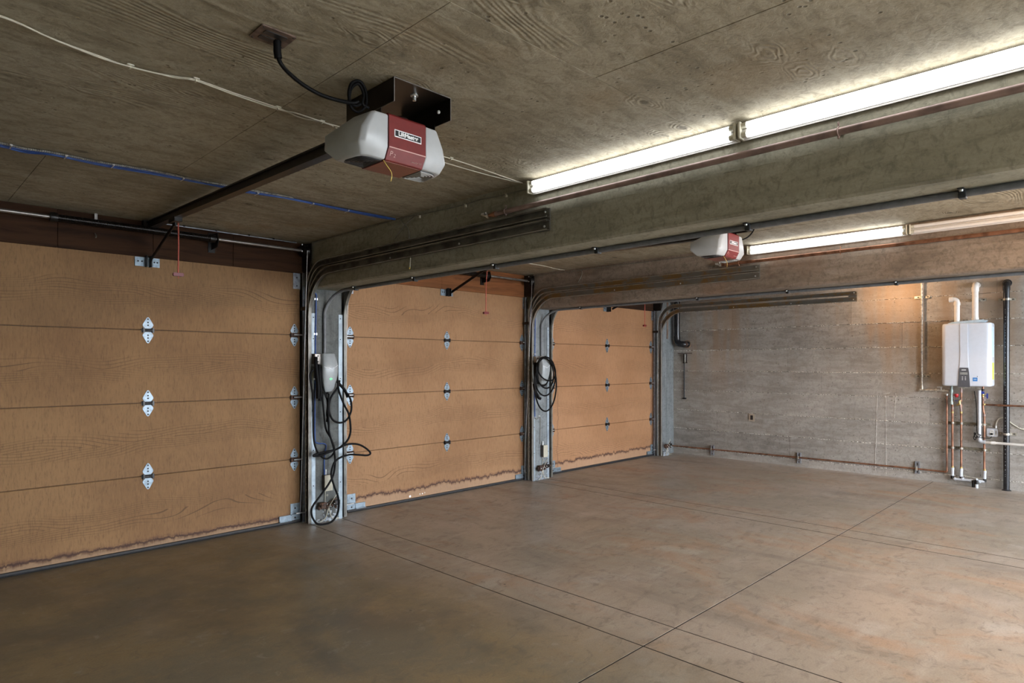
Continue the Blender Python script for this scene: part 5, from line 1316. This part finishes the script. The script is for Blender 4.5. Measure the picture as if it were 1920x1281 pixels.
MB().rod((8.465, 1.298, 0.0), (8.465, 1.298, 0.075), 0.016, 12).rod((8.45, 1.268, 0.04), (8.45, 1.268, 0.085), 0.018, 12).build('black_tee', M['black'], t)
MB().rod((8.45, 1.268, 0.0), (8.45, 1.268, 0.055), 0.016, 12).rod((8.47, 1.285, 0.072), (8.445, 1.262, 0.092), 0.012, 10).build('grey_tee', M['pvc_grey'], t)
MB().tube([(8.50, 1.40, 0.115), (8.50, 1.30, 0.098), (8.50, 1.22, 0.10)], 0.003, 6, True).build('wire', M['cable_white'], t)

# outlet box right of the copper pipes
t = thing('outlet_box', (8.52, 1.14, 0.6), 'grey outlet box on the far wall between the heater pipes and drain pipe', 'outlet')
MB().rbox(8.515, 8.552, 1.086, 1.192, 0.556, 0.654, 0.010, 'x').build('box', M['jbox_steel'], t, bevel=0.002)
MB().rbox(8.510, 8.516, 1.092, 1.186, 0.562, 0.648, 0.008, 'x').build('cover', M['pvc_grey'], t)
o_ = MB().rbox(8.506, 8.511, 1.124, 1.158, 0.572, 0.636, 0.003, 'x').build('socket', M['cord_white'], t)
m = MB()
for zz in (0.622,): m.cbox((8.5055, 1.147, zz), (0.002, 0.003, 0.010)).cbox((8.5055, 1.136, zz), (0.002, 0.003, 0.010)).cbox((8.5055, 1.141, zz-0.010), (0.002, 0.005, 0.005))
m.build('slot', M['print_dark'], o_)
MB().cbox((8.498, 1.142, 0.590), (0.018, 0.020, 0.020)).build('plug', M['rubber'], t, bevel=0.003)
MB().cbox((8.509, 1.106, 0.605), (0.003, 0.010, 0.05)).build('cover_slot', M['strut'], t)
m = MB().tube([(8.53, 1.109, 0.655), (8.53, 1.108, 0.70), (8.53, 1.090, 0.75), (8.53, 1.060, 0.768), (8.54, 1.03, 0.765), (8.54, 0.99, 0.725), (8.54, 0.94, 0.685), (8.54, 0.87, 0.653), (8.54, 0.6, 0.62), (8.54, 0.0, 0.62)], 0.0062, 10, True)
m.build('armoured_cable', M['cable_white'], t)
MB().rod((8.53, 1.109, 0.652), (8.53, 1.109, 0.680), 0.010, 10).build('connector', M['bolt'], t)

t = thing('wall_outlet', (8.55, 3.813, 0.605), 'small beige outlet plate with dark centre on the far wall', 'outlet')
MB().rbox(8.543, 8.553, 3.772, 3.855, 0.553, 0.657, 0.004, 'x').build('plate', M['outlet_plate'], t, bevel=0.002)
MB().rbox(8.540, 8.544, 3.796, 3.831, 0.575, 0.636, 0.003, 'x').build('socket', M['ch_black'], t)

# corner: black drain stub and slide-bolt rod
t = thing('drain_pipe', (8.50, 4.93, 1.6), 'black drain pipe with bottom elbow in the far corner', 'drain pipe')
e = elbow((8.475, 4.925, 1.71), (0, 0, -1), (0, -1, 0), 0.07)
MB().tube([(8.475, 4.925, CEIL), (8.475, 4.925, 1.72)], 0.041, 20).build('pipe', M['abs'], t)
MB().tube([(8.475, 4.925, 1.76)]+e+[(8.49, 4.83, 1.638)]+[(8.52, 4.80, 1.636), (8.552, 4.79, 1.636)], 0.045, 20).build('elbow', M['abs'], t)
MB().lathe((8.49, 4.80, 1.636), [(0, -0.014), (0.030, -0.012), (0.040, 0), (0.040, 0.05)], 'x', 18).build('cleanout_cap', M['rust'], t)
MB().ring((8.548, 4.80, 1.640), 0.055, 0.006, 'x', 24).build('wall_collar', plain('rusty_collar', (0.32, 0.19, 0.11), 0.7, c2=(0.14, 0.09, 0.06)), t)
t = thing('slide_rod', (8.53, 4.83, 0.83), 'dark rod with white sleeve on the far wall below the corner drain', 'rod')
MB().box(8.530, 8.552, 4.722, 4.947, 1.498, 1.508).build('top_bar', M['rust'], t)
MB().box(8.512, 8.550, 4.806, 4.842, 1.362, 1.494).build('sleeve_back', M['black'], t)
MB().box(8.508, 8.513, 4.806, 4.822, 1.366, 1.492).build('sleeve', M['cord_white'], t)
MB().rod((8.53, 4.838, 1.49), (8.53, 4.838, 0.830), 0.008, 10).build('rod', M['black'], t)
MB().cbox((8.532, 4.838, 0.832), (0.03, 0.055, 0.022)).build('foot', M['black'], t, bevel=0.003)
MB().cbox((8.532, 4.825, 1.362), (0.03, 0.06, 0.014)).build('guide', M['rust'], t)

# tube ends poking down by the far track, and a mounting stub in the corner
t = tag(MB().box(8.21, 8.225, 5.018, 5.031, 1.86, 1.93).build('switch_tab', M['cord_white']), 'small white tab high on the corner post', 'tab')
t = tag(MB().rod((8.09, 2.62, 2.068), (8.09, 2.52, 2.02), 0.004, 6).build('short_rod', M['bolt']), 'short bright rod hanging below the rusty track by the far wall', 'rod')

# ------------------------------------------------------------------ bare bulb lamps (all above or behind the beams)
def bulb(x, y, energy, colr, label, mat):
    t = thing('ceiling_lamp', (x, y, CEIL), label, 'lamp', 'bare bulb ceiling lamps')
    MB().lathe((x, y, CEIL-0.001), [(0, -0.035), (0.022, -0.035), (0.026, -0.02), (0.05, -0.012), (0.055, 0), (0, 0)], 'z', 18).build('lampholder', M['cord_white'], t)
    MB().lathe((x, y, CEIL-0.035), [(0.013, 0), (0.014, -0.02), (0.028, -0.045), (0.031, -0.065), (0.024, -0.085), (0, -0.095)], 'z', 18).build('bulb', mat, t)
    lamp('bulb_light', 'POINT', (x, y, CEIL-0.165), energy, colr, 0.03)
bm_ = plain('lit_warm_bulb', (0.9, 0.8, 0.6), 0.4, emit=((1.0, 0.72, 0.42), 6.0))
bulb(8.08, 2.04, FAR_BULB, WARM, 'bare warm bulb on the ceiling of the far bay, behind the second beam', bm_)
bulb(4.1, -0.7, MID_BULB, WARM, 'bare warm bulb on the ceiling of the middle bay, out of frame', bm_)
bulb(1.3, -1.3, NEAR_FILL, (1.0, 0.83, 0.62), 'bare bulb added behind the camera as fill light for the near bay', bm_)  # added lamp, unseen, brightens the near bay
